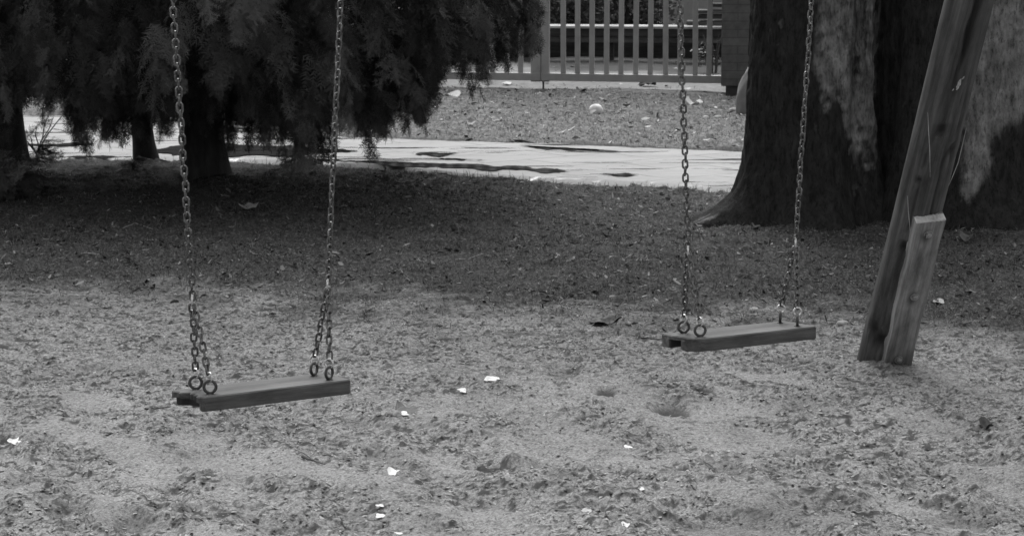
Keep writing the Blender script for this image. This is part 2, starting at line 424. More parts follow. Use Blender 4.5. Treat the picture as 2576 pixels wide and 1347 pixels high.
class MB:
    """collects shapes of mixed faces, links them as ONE mesh"""
    def __init__(s): s.v, s.f = [], []

    def add(s, V, Fs):
        b = len(s.v); s.v += [tuple(p) for p in V]; s.f += [tuple(i + b for i in q) for q in Fs]

    def box(s, c, size, rot=None, bev=0.0):
        hx, hy, hz = [q / 2 for q in size]
        b = min(bev, hx * .45, hy * .45, hz * .45)
        if b <= 0:
            P = [(x, y, z) for x in (-hx, hx) for y in (-hy, hy) for z in (-hz, hz)]
            Fs = [(0, 1, 3, 2), (4, 6, 7, 5), (0, 4, 5, 1), (2, 3, 7, 6), (0, 2, 6, 4), (1, 5, 7, 3)]
        else:
            P, idx = [], {}
            for sx in (-1, 1):
                for sy in (-1, 1):
                    for sz in (-1, 1):
                        for a in range(3):
                            q = [sx * (hx - b), sy * (hy - b), sz * (hz - b)]
                            q[a] += b * (sx, sy, sz)[a]
                            idx[(sx, sy, sz, a)] = len(P); P.append(tuple(q))
            Fs = []
            for a in range(3):
                o1, o2 = [i for i in range(3) if i != a]
                for sg in (-1, 1):
                    loop = []
                    for (p, q) in ((-1, -1), (1, -1), (1, 1), (-1, 1)):
                        k = [0, 0, 0]; k[a] = sg; k[o1] = p; k[o2] = q
                        loop.append(idx[(k[0], k[1], k[2], a)])
                    Fs.append(tuple(loop))
            for a in range(3):
                for p in (-1, 1):
                    for q in (-1, 1):
                        o1, o2 = [i for i in range(3) if i != a]
                        loop = []
                        for (e, w) in ((-1, o1), (1, o1), (1, o2), (-1, o2)):
                            k = [0, 0, 0]; k[a] = e; k[o1] = p; k[o2] = q
                            loop.append(idx[(k[0], k[1], k[2], w)])
                        Fs.append(tuple(loop))
            for k in [(x, y, z) for x in (-1, 1) for y in (-1, 1) for z in (-1, 1)]:
                Fs.append(tuple(idx[k + (a,)] for a in range(3)))
        mt = rot if rot is not None else Matrix.Identity(3)
        c = Vector(c)
        s.add([c + mt @ Vector(p) for p in P], Fs)

    def tube(s, pts, rad, n=8, cap=True):
        pts = [Vector(p) for p in pts]
        rad = rad if hasattr(rad, '__len__') else [rad] * len(pts)
        V, Fs = [], []
        up = Vector((0.13, 0.27, 0.95))
        for i, p in enumerate(pts):
            t = (pts[min(i + 1, len(pts) - 1)] - pts[max(i - 1, 0)]).normalized()
            a = t.cross(up)
            if a.length < 1e-4: a = t.cross(Vector((1, 0, 0)))
            a.normalize(); b = t.cross(a)
            up = -b if False else up
            for k in range(n):
                w = 2 * math.pi * k / n
                V.append(p + (a * math.cos(w) + b * math.sin(w)) * rad[i])
        for i in range(len(pts) - 1):
            for k in range(n):
                k2 = (k + 1) % n
                Fs.append((i * n + k, i * n + k2, (i + 1) * n + k2, (i + 1) * n + k))
        if cap:
            Fs.append(tuple(range(n))[::-1]); Fs.append(tuple(range((len(pts) - 1) * n, len(pts) * n)))
        s.add(V, Fs)

    def loop(s, pts, rad, n=8):
        """closed tube"""
        pts = [Vector(p) for p in pts]; m = len(pts)
        nrm = Vector((0, 0, 0))
        for i in range(m): nrm += pts[i].cross(pts[(i + 1) % m])
        cen = sum(pts, Vector()) / m
        nrm = Vector((0, 0, 0))
        for i in range(m): nrm += (pts[i] - cen).cross(pts[(i + 1) % m] - cen)
        nrm.normalize()
        V, Fs = [], []
        for i in range(m):
            t = (pts[(i + 1) % m] - pts[i - 1]).normalized()
            a = t.cross(nrm)
            for k in range(n):
                w = 2 * math.pi * k / n
                V.append(pts[i] + (a * math.cos(w) + nrm * math.sin(w)) * rad)
        for i in range(m):
            for k in range(n):
                k2 = (k + 1) % n; i2 = (i + 1) % m
                Fs.append((i * n + k, i * n + k2, i2 * n + k2, i2 * n + k))
        s.add(V, Fs)

    def build(s, name, mat, parent=None, loc=None, rot=None, smooth=False, origin=None):
        me = bpy.data.meshes.new(name)
        o_ = Vector(origin) if origin is not None else Vector((0, 0, 0))
        me.from_pydata([tuple(Vector(p) - o_) for p in s.v], [], s.f)
        me.validate(); me.update()
        if smooth: me.polygons.foreach_set('use_smooth', [True] * len(me.polygons))
        me.materials.append(mat)
        o = bpy.data.objects.new(name, me); COL.objects.link(o)
        if parent: o.parent = parent
        if loc is not None: o.location = loc
        if rot is not None: o.rotation_euler = rot
        return o


def smooth_by_angle(o, deg=35):
    me = o.data
    me.polygons.foreach_set('use_smooth', [True] * len(me.polygons))
    try: me.set_sharp_from_angle(angle=R(deg))
    except Exception: pass


def tag(o, label=None, cat=None, group=None, kind=None):
    if label: o['label'] = label
    if cat: o['category'] = cat
    if group: o['group'] = group
    if kind: o['kind'] = kind
    return o


def thing(name, loc, label, cat, group=None):
    o = bpy.data.objects.new(name, None); COL.objects.link(o)
    o.empty_display_size = 0.05
    o.location = loc
    return tag(o, label, cat, group)


# ------------------------------------------------------------------ GROUND
def axis(parts):
    out = []
    for a, b, st in parts:
        n = max(1, int(round((b - a) / st)))
        out.append(np.linspace(a, b, n, endpoint=False))
    return np.concatenate(out + [np.array([parts[-1][1]])])


fine = axis([(-2.15, 2.15, 0.0068)])
mid = axis([(2.15, 4.7, 0.022)])[1:]
out_ = 4.7 + (np.geomspace(0.05, 400, 26) - 0.0)
gx = np.concatenate([-out_[::-1], -mid[::-1], fine, mid, out_])
gy = np.concatenate([5.7 - np.geomspace(0.04, 200, 26)[::-1], axis([(5.7, 10.4, 0.0095), (10.4, 14.6, 0.016), (14.6, 24.0, 0.036)]), 24.0 + np.geomspace(0.06, 600, 30)])
XX, YY = np.meshgrid(gx, gy)
xf, yf = XX.ravel(), YY.ravel()
zf = hgt(xf, yf)
sand, lawn, strip, dark = zones(xf, yf)
smoothm = smooth_patches(xf, yf)
org = sstep(0.20, 0.50, fbm(xf * .55 + yf * .15, yf, 0.055, 4, 71)) * 0.38 * (1 - 0.9 * smoothm)
org = np.clip(org + 0.95 * sstep(0.14, 0.36, fbm(xf * .75, yf, 0.016, 2, 73)) * (1 - .9 * smoothm), 0, 1)
for k_, (p, rx, ry, dz) in enumerate(PITW):
    q = ((xf - p.x) / rx) ** 2 + ((yf - p.y) / ry) ** 2
    org = np.maximum(org, (1.0 if k_ < 4 else 0.12 + .3 * (k_ % 3 == 0)) * np.exp(-q ** (3.0 if k_ < 4 else 1.5) * 0.8))
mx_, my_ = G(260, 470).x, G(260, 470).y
litter_shade = .40 * sstep(1.25, .45, np.hypot((xf - mx_) / 1.15, (yf - my_) / 1.15) + .35 * fbm(xf, yf, .5, 4, 97)) * (1 - sand) * (yf < near_edge(xf))  # conifer shade painted into the soil colour, along with needle litter
nx, ny = len(gx), len(gy)
ii = np.arange(nx * ny).reshape(ny, nx)
Fq = np.stack([ii[:-1, :-1], ii[:-1, 1:], ii[1:, 1:], ii[1:, :-1]], -1).reshape(-1, 4)
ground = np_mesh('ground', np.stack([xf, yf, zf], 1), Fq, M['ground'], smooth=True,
                 attrs={'zone': np.stack([sand, lawn * (1 - strip * 0.0), strip], 1), 'organic': org, 'far_soil': dark, 'litter_shade': litter_shade})
tag(ground, kind='structure')

# ------------------------------------------------------------------ PATH and PUDDLES
px_ = np.concatenate([np.linspace(-9, -4.5, 16), np.linspace(-4.4, 4.4, 400), np.linspace(4.5, 9, 16)])
ne = near_edge(px_) + fbm(px_, px_ * 0 + 3.3, 0.25, 4, 91) * 0.10 + fbm(px_, px_ * 0 + 1.3, 0.05, 2, 92) * 0.03
fe = far_edge(px_) + fbm(px_, px_ * 0 + 8.3, 0.3, 4, 93) * 0.12
nv = 30
tt = np.linspace(0, 1, nv)
PX = np.repeat(px_[None], nv, 0); PY = ne[None] * (1 - tt[:, None]) + fe[None] * tt[:, None]
PZ = 0.004 + fbm(PX, PY, 1.2, 2, 95) * 0.003
PZ[0] -= 0.05; PZ[-1] -= 0.05
ii = np.arange(PX.size).reshape(PX.shape)
Fq = np.stack([ii[:-1, :-1], ii[:-1, 1:], ii[1:, 1:], ii[1:, :-1]], -1).reshape(-1, 4)
tag(np_mesh('path', np.stack([PX.ravel(), PY.ravel(), PZ.ravel()], 1), Fq, M['path'], smooth=True), kind='structure')


def puddle(outline, seed):
    """closed outline through photo places, roughened, filled as a flat sheet of standing water on the path"""
    P = [G(a, b, 0.010) for a, b in outline]
    pts = []
    for i in range(len(P)):
        a, b = P[i], P[(i + 1) % len(P)]
        for k in range(36):
            q = a.lerp(b, k / 36)
            w = fbm(np.array([q.x]), np.array([q.y]), 0.22, 4, seed)[0]
            w2 = fbm(np.array([q.x + 5]), np.array([q.y]), 0.2, 3, seed + 3)[0]
            w3 = fbm(np.array([q.x * 1.0]), np.array([q.y * 2.0]), 0.06, 3, seed + 9)[0]
            pts.append(Vector((q.x + 0.07 * w2, q.y + 0.15 * w + 0.045 * w3, 0.010)))
    mb = MB(); c = sum(pts, Vector()) / len(pts)
    mb.add(pts, [tuple(range(len(pts)))])
    tag(mb.build('puddle', M['water']), kind='structure')


puddle([(380, 377), (440, 369), (580, 363), (720, 366), (860, 373), (900, 380), (800, 389), (640, 393), (450, 392)], 3)
puddle([(1040, 384), (1100, 381), (1165, 386), (1120, 390), (1060, 389)], 5)
puddle([(870, 402), (960, 403), (1080, 408), (1170, 411), (1240, 414), (1330, 420), (1420, 430), (1350, 434), (1240, 427), (1120, 419), (980, 413)], 7)
puddle([(120, 393), (220, 389), (330, 392), (300, 398), (180, 398)], 9)
puddle([(1290, 366), (1420, 371), (1560, 379), (1420, 375)], 14)
puddle([(700, 402), (800, 402), (900, 405), (800, 406)], 15)
puddle([(1000, 396), (1120, 398), (1230, 402), (1120, 401)], 16)
puddle([(60, 362), (160, 358), (260, 362), (160, 365)], 17)
puddle([(1500, 437), (1560, 434), (1600, 437), (1540, 440)], 10)


# ------------------------------------------------------------------ small loose stuff on the ground: grass, dead bits
def grass(name, x, y, hmin, hmax, wid, tone_lo, tone_hi, lean=0.6):
    n = len(x)
    z = hgt(x, y) - 0.004
    a = RNG.uniform(0, 2 * np.pi, n); h = hmin + (hmax - hmin) * RNG.random(n) ** 2.2
    ln = RNG.uniform(0.1, 1.0, n) * lean * h
    dx, dy = np.cos(a), np.sin(a)
    b = a + RNG.uniform(0.9, 2.2, n); wx, wy = np.cos(b) * wid * 0.5, np.sin(b) * wid * 0.5
    V = np.zeros((n, 5, 3))
    V[:, 0] = np.stack([x - wx, y - wy, z], 1); V[:, 1] = np.stack([x + wx, y + wy, z], 1)
    mx, my, mz = x + dx * ln * 0.35, y + dy * ln * 0.35, z + h * 0.62
    V[:, 2] = np.stack([mx - wx * .8, my - wy * .8, mz], 1); V[:, 3] = np.stack([mx + wx * .8, my + wy * .8, mz], 1)
    V[:, 4] = np.stack([x + dx * ln * 1.3, y + dy * ln * 1.3, z + h * RNG.uniform(0.75, 1.0, n)], 1)
    T = np.array([[0, 1, 3], [0, 3, 2], [2, 3, 4]])
    Fc = (np.arange(n)[:, None, None] * 5 + T[None]).reshape(-1, 3)
    tone = np.repeat(tone_lo + (tone_hi - tone_lo) * RNG.random(n) ** 2.5, 5)
    return np_mesh(name, V.reshape(-1, 3), Fc, M['blade'], tone=tone)


def flakes(name, x, y, lmin, lmax, asp, tones, tilt=0.5, lift=0.002, pw=2.0):
    n = len(x)
    z = hgt(x, y) + lift
    L = lmin + (lmax - lmin) * RNG.random(n) ** pw
    W = L * RNG.uniform(asp[0], asp[1], n)
    yaw = RNG.uniform(0, 2 * np.pi, n); t1 = RNG.normal(0, tilt * 0.6, n); t2 = RNG.normal(0, tilt, n)
    cu = RNG.uniform(-0.35, 0.5, n) * L
    loc = np.zeros((n, 6, 3))
    for k, (u, wf, cz) in enumerate(((-.5, .55, 1), (0, 1, 0), (.5, .35, 1))):
        for s in (0, 1):
            loc[:, k * 2 + s, 0] = u * L
            loc[:, k * 2 + s, 1] = (s - .5) * W * wf * RNG.uniform(.6, 1.3, n)
            loc[:, k * 2 + s, 2] = cz * cu * 0.5
    ca, sa = np.cos(t1)[:, None], np.sin(t1)[:, None]
    X, Y, Z = loc[..., 0] * ca - loc[..., 2] * sa, loc[..., 1], loc[..., 0] * sa + loc[..., 2] * ca
    cb, sb = np.cos(t2)[:, None], np.sin(t2)[:, None]
    Y, Z = Y * cb - Z * sb, Y * sb + Z * cb
    cy_, sy_ = np.cos(yaw)[:, None], np.sin(yaw)[:, None]
    V = np.stack([X * cy_ - Y * sy_ + x[:, None], X * sy_ + Y * cy_ + y[:, None], Z + z[:, None] + np.abs(t1)[:, None] * L[:, None] * .25], -1)
    T = np.array([[0, 2, 3, 1], [2, 4, 5, 3]])
    Fc = (np.arange(n)[:, None, None] * 6 + T[None]).reshape(-1, 4)
    tone = np.repeat(tones(n), 6)
    return np_mesh(name, V.reshape(-1, 3), Fc, M['flake'], tone=tone)


def scatter(n, y0, y1, keep, spread=0.21):
    y = RNG.uniform(y0, y1, n); x = RNG.uniform(-1, 1, n) * (spread * y + 0.25)
    k = RNG.random(n) < keep(x, y)
    return x[k], y[k]


def tone_mix(lo, hi, p_bright, blo, bhi):
    def f(n):
        t = lo + (hi - lo) * RNG.random(n)
        b = RNG.random(n) < p_bright
        t[b] = blo + (bhi - blo) * RNG.random(b.sum())
        return t
    return f


def k_sand(x, y):
    s = zones(x, y)[0]
    sm = smooth_patches(x, y)
    for p, rx, ry, dz in PITW[:4]:
        s = s * (1 - .95 * (((x - p.x) / rx) ** 2 + ((y - p.y) / ry) ** 2 < 1.1))
    return s * (1 - 0.9 * sm) * (0.55 + 0.45 * sstep(-0.2, 0.3, fbm(x, y, 0.12, 3, 75)))


def k_soil(x, y):
    z = zones(x, y)
    return (1 - z[0]) * (y < near_edge(x) + 0.02) * (0.35 + 0.65 * sstep(-0.3, 0.3, fbm(x, y, 0.35, 3, 77)))


def k_lawn(x, y):
    z = zones(x, y)
    return z[1] * (1 - 0.93 * z[2]) * (y > far_edge(x) - 0.03)


x, y = scatter(210000, 5.9, 10.6, k_sand)
tag(flakes('sand_litter', x, y, 0.003, 0.018, (.2, .7), tone_mix(0.04, 0.15, 0.34, 0.22, 0.40), 0.22, 0.001, 4.2), kind='stuff')
x, y = scatter(90000, 8.8, 14.2, k_soil)
tag(flakes('leaf_litter', x, y, 0.004, 0.040, (.12, .5), tone_mix(0.015, 0.07, 0.30, 0.10, 0.34), 0.45, 0.003, 5.0), kind='stuff')
x, y = scatter(150000, 8.6, 14.3, k_soil)
tag(grass('grass', x, y, 0.005, 0.036, 0.0021, 0.03, 0.26, 1.9), kind='stuff')
x, y = scatter(90000, 13.4, 20.6, k_lawn)
tag(grass('lawn_grass', x, y, 0.006, 0.032, 0.0042, 0.06, 0.38, 1.8), kind='stuff')
x, y = scatter(13000, 13.4, 21.5, k_lawn)
tag(flakes('lawn_litter', x, y, 0.008, 0.07, (.15, .6), tone_mix(0.04, 0.16, 0.26, 0.25, 0.55), 0.35, 0.006, 3.2), kind='stuff')
x, y = scatter(900, 18.5, 23.5, lambda x, y: zones(x, y)[2])
tag(flakes('gravel_litter', x, y, 0.01, 0.06, (.2, .6), tone_mix(0.05, 0.16, 0.30, 0.30, 0.5), 0.3, 0.004, 2.4), kind='stuff')
# blades along the edges of the path and tufts creeping into the sand
n = 2600
x = RNG.uniform(-4.2, 4.2, n); y = np.interp(x, px_, ne) + RNG.normal(-0.03, 0.05, n)
tag(grass('edge_grass', x, y, 0.012, 0.065, 0.0026, 0.03, 0.16, 0.9), kind='stuff')
x, y = scatter(900, 6.6, 10.2, lambda x, y: k_sand(x, y) * sstep(0.0, 0.35, fbm(x, y, 0.5, 3, 79)))
tag(grass('sand_sprigs', x, y, 0.006, 0.024, 0.0022, 0.05, 0.16, 1.6), kind='stuff')


# ------------------------------------------------------------------ SWINGS and their frame
SEAT_Z = 0.45
cL, cR = G(660, 967, SEAT_Z), G(1862, 829, SEAT_Z)
u = Vector((cR.x - cL.x, cR.y - cL.y, 0)).normalized()
w = Vector((-u.y, u.x, 0))                                # away from the camera
YAW = math.atan2(u.y, u.x)
BEAM_Z = 2.32


def on_line(c, z, target_px):
    """place along the beam direction over a seat where the photo shows it"""
    lo, hi = -0.8, 0.8
    for _ in range(50):
        m = (lo + hi) / 2
        q = c + u * m
        if proj((q.x, q.y, z))[0] < target_px: lo = m
        else: hi = m
    q = c + u * m
    return Vector((q.x, q.y, z))


def link_pts(pitch, r, halfw):
    """one stadium-shaped link in the XZ plane, centred, long in Z"""
    out = []
    st = pitch / 2 + r - halfw
    for k in range(9):
        a = math.pi * k / 8
        out.append((halfw * math.cos(a), 0, st + halfw * math.sin(a)))
    for k in range(9):
        a = math.pi + math.pi * k / 8
        out.append((halfw * math.cos(a), 0, -st + halfw * math.sin(a)))
    return out


def chain_mesh(p0, p1, pitch=0.0178, r=0.0026, halfw=0.0061, start_angle=0.3, wobble=0.0, n=7):
    mb = MB()
    p0, p1 = Vector(p0), Vector(p1)
    cnt = max(2, int(round((p1 - p0).length / pitch)))
    t = (p1 - p0).normalized()
    q = Vector((0, 0, 1)).rotation_difference(t).to_matrix()
    base = link_pts(pitch, r, halfw)
    for i in range(cnt):
        c = p0.lerp(p1, (i + .5) / cnt)
        c = c + Vector((random.gauss(0, .0006) + wobble * math.sin(i * .5), random.gauss(0, .0006), 0))
        ang = start_angle + (i % 2) * math.pi / 2 + random.gauss(0, .16)
        mm = q @ Matrix.Rotation(ang, 3, 'Z') @ Matrix.Rotation(random.gauss(0, .05), 3, 'X')
        mb.loop([c + mm @ Vector(b) for b in base], r, n)
    return mb


def prism(mb, out, z0, z1, bt=.0025, bb=.0025):
    """outline (counter-clockwise) extruded from z0 to z1 with eased edges"""
    n = len(out); ins = []
    for i in range(n):
        p, a, d = Vector(out[i] + (0,)), Vector(out[i - 1] + (0,)), Vector(out[(i + 1) % n] + (0,))
        t = ((p - a).normalized() + (d - p).normalized())
        t = t.normalized() if t.length > 1e-5 else (d - p).normalized()
        ins.append(Vector((-t.y, t.x, 0)))
    rings = [[Vector(o + (z1,)) + v * bt for o, v in zip(out, ins)], [Vector(o + (z1 - bt,)) for o in out],
             [Vector(o + (z0 + bb,)) for o in out], [Vector(o + (z0,)) + v * bb for o, v in zip(out, ins)]]
    V = [p for r_ in rings for p in r_]
    Fs = []
    for k in range(3):
        for i in range(n):
            j = (i + 1) % n
            Fs.append((k * n + i, (k + 1) * n + i, (k + 1) * n + j, k * n + j))
    Fs.append(tuple(range(n))); Fs.append(tuple(range(3 * n, 4 * n))[::-1])
    mb.add(V, Fs)


def seat_mesh(kind):
    """plank, long in X: a sound upper skin over a body whose end has a pocket broken (or cut) out from below"""
    L, W, T = 0.1965, 0.0725, 0.034
    right = [(-L * .4, -W - .0006), (0, -W + .0008), (L * .5, -W), (L - .006, -W), (L, -W + .006), (L, 0), (L, W - .006), (L - .006, W), (0, W)]
    if kind == 'broken':
        skin = [(-L, W), (-L - .003, W - .014), (-L + .004, W - .030), (-L - .002, W - .042), (-L + .006, W - .052), (-L + .017, W - .060), (-L + .012, W - .072),
                (-L + .020, W - .084), (-L + .008, W - .094), (-L + .012, W - .108), (-L + .004, W - .116), (-L + .003, -W + .010), (-L + .012, -W)]
        body = [(-L + .014, W), (-L + .006, W - .010), (-L + .010, W - .026), (-L + .024, W - .036), (-L + .028, W - .060), (-L + .034, W - .086), (-L + .024, W - .098),
                (-L + .016, W - .112), (-L + .008, W - .124), (-L + .006, -W + .010), (-L + .014, -W)]
        zs = T / 2 - .015
    else:
        skin = [(-L, W), (-L, W - .05), (-L + .006, W - .07), (-L + .008, W - .10), (-L + .002, W - .100), (-L + .004, -W + .030), (-L + .011, -W + .015), (-L + .022, -W + .005), (-L + .038, -W)]
        body = [(-L, W), (-L, W - .030), (-L + .008, W - .031), (-L + .034, W - .036), (-L + .036, W - .078), (-L + .010, W - .082), (-L + .002, W - .083), (-L + .003, -W + .030), (-L + .011, -W + .015), (-L + .022, -W + .005), (-L + .038, -W)]
        zs = T / 2 - .011
    mb = MB()
    prism(mb, skin + right, zs, T / 2, .0028, .0004)
    cx_ = lambda q: (q[0] * .9985, q[1] * .9955)
    nsk = len(mb.v)
    prism(mb, [cx_(q) for q in body + right], -T / 2, zs + .002, .0004, .003)
    rot_ = lambda p: (p[0] < -L + .065 and p[1] > -W + .022) if kind == 'broken' else (-L + .007 < p[0] < -L + .075 and abs(p[1]) < W - .028)
    mb.knot = [(.55 if kind == 'broken' and p[0] < -L + .05 and p[2] < zs + .006 and p[1] > -W + .02 else 0.0) for p in mb.v[:nsk]] + [.9 if rot_(p) else 0.0 for p in mb.v[nsk:]]
    return mb


def ring_pts(c, rad, ax, n=20, squash=1.0):
    a = ax.normalized(); b = Vector((0, 0, 1))
    return [c + a * math.cos(2 * math.pi * k / n) * rad + b * math.sin(2 * math.pi * k / n) * rad * squash for k in range(n)]


def make_swing(c, kind, label, tops, junctions, twist, tilt, eye_dirs):
    root = thing('swing', c, label, 'swing', 'swings hanging side by side')
    sm_ = seat_mesh(kind)
    seat = sm_.build('seat', M['seat'], root)
    if len(seat.data.vertices) == len(sm_.knot):
        seat.data.attributes.new('knot', 'FLOAT', 'POINT').data.foreach_set('value', np.array(sm_.knot, np.float32))
    rot = Matrix.Rotation(YAW + twist, 4, 'Z') @ Matrix.Rotation(tilt, 4, 'X')
    seat.rotation_euler = rot.to_euler()
    seat.location = rot.to_3x3() @ Vector((0, 0, -.017))
    smooth_by_angle(seat, 30)
    r3 = rot.to_3x3()
    k = 0
    for side in (-1, 1):
        J = junctions[0 if side < 0 else 1] - c
        top = tops[0 if side < 0 else 1] - c
        mb = chain_mesh(J, top, start_angle=0.35 + 0.5 * side, wobble=0.0003)
        smooth_by_angle(mb.build('chain', M['chain'], root), 80)
        # joining link where the two short chains meet
        jl = MB(); jl.loop(ring_pts(J + Vector((0, 0, -.001)), .0088, u * .6 + w * .8, 18, 1.5), .0028, 8)
        smooth_by_angle(jl.build('joining_link', M['shackle'], root), 80)
        for fb in (1, -1):                                # back eye, front eye
            e = r3 @ Vector((side * .155 + (.004 if fb > 0 else 0), fb * .040, 0))
            ax = Vector(eye_dirs[k]).normalized(); k += 1
            eb = MB()
            ec = e + Vector((0, 0, .017))
            eb.loop(ring_pts(ec, .0138, ax, 24), .0037, 10)
            eb.tube([e + Vector((0, 0, -.006)), e + Vector((0, 0, .004))], .0046, 10)
            eb.tube([e + Vector((0, 0, -.001)), e + Vector((0, 0, .0016))], .0085, 14)
            smooth_by_angle(eb.build('eye_bolt', M['eye'], root), 50)
            # worn bright ring between the eye and the short chain
            dirv = (J + Vector((0, 0, -.01)) - ec).normalized()
            sc = ec + Vector((0, 0, .0138)) + dirv * .0075
            other = ax.cross(Vector((0, 0, 1))).normalized() * (.75 if side < 0 else .97) + ax * (.66 if side < 0 else .15)
            sh = MB(); sh.loop(ring_pts(sc, .0100, other, 20, 1.05), .0026, 8)
            smooth_by_angle(sh.build('ring', M['shackle'], root), 80)
            bc = chain_mesh(sc + dirv * .0095, J + Vector((0, 0, -.012)) + (w * .004 * fb), start_angle=random.uniform(0, 3), wobble=.0002)
            smooth_by_angle(bc.build('short_chain', M['chain'], root), 80)
    return root


JZ = 0.672


def hang(c, jpx, tpx):
    out_j, out_t = [], []
    for (jx, jz), tx in zip(jpx, tpx):
        J = on_line(c, jz, jx)
        # where the chain leaves the top of the picture, then on in the same line to the beam
        zt = 1.33
        for _ in range(4):
            Tq = on_line(c, zt, tx)
            zt += (proj(Tq)[1] - 0.0) / 1100.0
        s_ = (BEAM_Z - .09 - J.z) / (Tq.z - J.z)
        out_j.append(J); out_t.append(J.lerp(Tq, s_))
    return out_t, out_j


topL, junL = hang(cL, [(485, .665), (825, .672)], [435, 857])
topR, junR = hang(cR, [(1731, .672), (2001, .665)], [1710, 2042])
make_swing(cL, 'broken', 'nearer wooden swing with a jagged broken end, hanging low over the sand', topL, junL, R(1.0), R(-2.6),
           [(1, .12, 0), (1, .1, 0), (.55, 1, 0), (.6, 1, 0)])
make_swing(cR, 'sawn', 'farther wooden swing with a square notch in its end, beside the leaning post', topR, junR, R(-1.5), R(-2.4),
           [(1, .1, 0), (1, .15, 0), (.15, 1, 0), (.1, 1, 0)])

# frame: beam over the swings, two A-shaped pairs of legs; the photo shows one leg with a board bolted to its foot
legbase = G(2212, 920, 0)
cM = cR
best = None
for k in range(400):
    t = 0.6 + k * 0.005
    ap = cR + u * t; ap.z = BEAM_Z - .02
    # does the line base->apex pass the top of the picture at x = 2437 ?
    for j in range(200):
        f = j / 199
        q = legbase.lerp(ap, f)
        if proj(q)[1] <= 0: break
    e = abs(proj(q)[0] - 2440)
    if best is None or e < best[0]: best = (e, ap.copy())
apex = best[1]
root = thing('swing_stand', (legbase.x, legbase.y, 0), 'leaning wooden swing post with a lighter board bolted to its foot', 'swing frame')
RL = Vector((legbase.x, legbase.y, 0))
ap2 = cL - u * 1.15; ap2.z = apex.z
bm_ = MB(); bdir = (apex - ap2); blen = bdir.length + .5
bm_.tube([(-blen / 2, 0, 0), (-blen / 4, 0, .004), (0, 0, 0), (blen / 4, 0, .003), (blen / 2, 0, 0)], [.066, .068, .066, .067, .065], 20)
b_o = bm_.build('beam', M['beam'], root, loc=(apex + ap2) / 2 - RL + Vector((0, 0, .0)), rot=(0, 0, math.atan2(bdir.y, bdir.x)))
smooth_by_angle(b_o, 50)


def leg_mesh(length, knots, cracks):
    """a round pole hewn flat on two sides, long in local Z, with knots and drying cracks"""
    nr, na = 150, 56
    V, K = [], []
    for i in range(nr + 1):
        z = -0.25 + (length + .25) * i / nr
        r0 = 0.077 - 0.008 * max(0, z) / length
        for k in range(na):
            a = 2 * math.pi * k / na
            rr = r0 * (1 + .025 * math.sin(2 * a + .6) + .018 * math.sin(3 * a + z * 2.1) + .012 * math.sin(5 * a + z * 5))
            rr = min(rr, r0 * 0.93 / max(.2, math.cos(a + 2.15))) if math.cos(a + 2.15) > .2 else rr
            kn = 0.0
            for (kz, ka, ks, dep) in knots:
                da = (a - ka + math.pi) % (2 * math.pi) - math.pi
                q = ((z - kz) / (ks * 1.25)) ** 2 + (da * r0 / ks) ** 2
                g = math.exp(-q * q)
                kn = max(kn, g); rr -= dep * g
                rr += .003 * math.exp(-(math.sqrt(q) - 1.7) ** 2 * 3)
            for (z0, z1, a0, a1, wd, dep) in cracks:
                if z0 < z < z1:
                    f = (z - z0) / (z1 - z0)
                    ac = a0 + (a1 - a0) * f + .03 * math.sin(z * 40)
                    da = (a - ac + math.pi) % (2 * math.pi) - math.pi
                    g = math.exp(-(da / wd) ** 2) * min(1, 5 * f, 5 * (1 - f))
                    rr -= dep * g; kn = max(kn, g * .8)
            V.append((rr * math.cos(a), rr * math.sin(a), z)); K.append(kn)
    Fs = []
    for i in range(nr):
        for k in range(na):
            k2 = (k + 1) % na
            Fs.append((i * na + k, i * na + k2, (i + 1) * na + k2, (i + 1) * na + k))
    return V, Fs, K


def add_leg(base, ap, name, knots=(), cracks=()):
    d = (ap - base); L_ = d.length
    V, Fs, K = leg_mesh(L_, knots, cracks)
    o = np_mesh(name, V, Fs, M['post'], root, smooth=True, attrs={'knot': np.array(K)})
    q = Vector((0, 0, 1)).rotation_difference(d.normalized())
    o.rotation_mode = 'QUATERNION'; o.rotation_quaternion = q; o.location = base - RL
    return o, q


FACE = -math.pi / 2                                       # the side of a pole that faces the camera
knots = [(1.02, FACE - .05, .020, .010), (.62, FACE + .28, .024, .012), (.55, FACE - .45, .020, .010), (.82, FACE - .50, .012, .004), (.335, FACE + .05, .017, .008),
         (.165, FACE - .45, .024, .010), (.30, FACE + .30, .024, .010), (.20, FACE - .9, .018, .008), (.94, FACE + .75, .018, .008)]
cracks = [(1.02, 1.9, FACE + .05, FACE + .02, .07, .012), (.55, 1.0, FACE + .55, FACE + .30, .06, .006), (-.1, .5, FACE + .02, FACE + .22, .06, .008), (.50, .53, FACE - .1, FACE + .4, .5, .008),
          (.72, 1.3, FACE + .9, FACE + .7, .05, .008), (1.16, 1.9, FACE + .16, FACE + .30, .16, .030), (.2, 1.2, FACE - .55, FACE - .35, .03, .004), (.62, 1.25, FACE + .42, FACE + .55, .05, .007)]
leg_o, leg_q = add_leg(legbase, apex, 'leg', knots, cracks)
front = Vector((2 * apex.x - legbase.x, 2 * apex.y - legbase.y, 0))
add_leg(front, apex, 'leg', knots[:4])
dleg = Vector((legbase.x - apex.x, legbase.y - apex.y, 0))
add_leg(Vector((ap2.x, ap2.y, 0)) + dleg, ap2, 'leg', knots[2:6])
add_leg(Vector((ap2.x, ap2.y, 0)) - dleg, ap2, 'leg', knots[1:5])

# board bolted to the foot of the leg: pixel edges give its place; it lies on the camera side of the pole
bl, bt = G(2257, 922, 0), None
d_board = G(2257, 922, 0).y - 0.075
b0 = at(2248, 930, d_board)
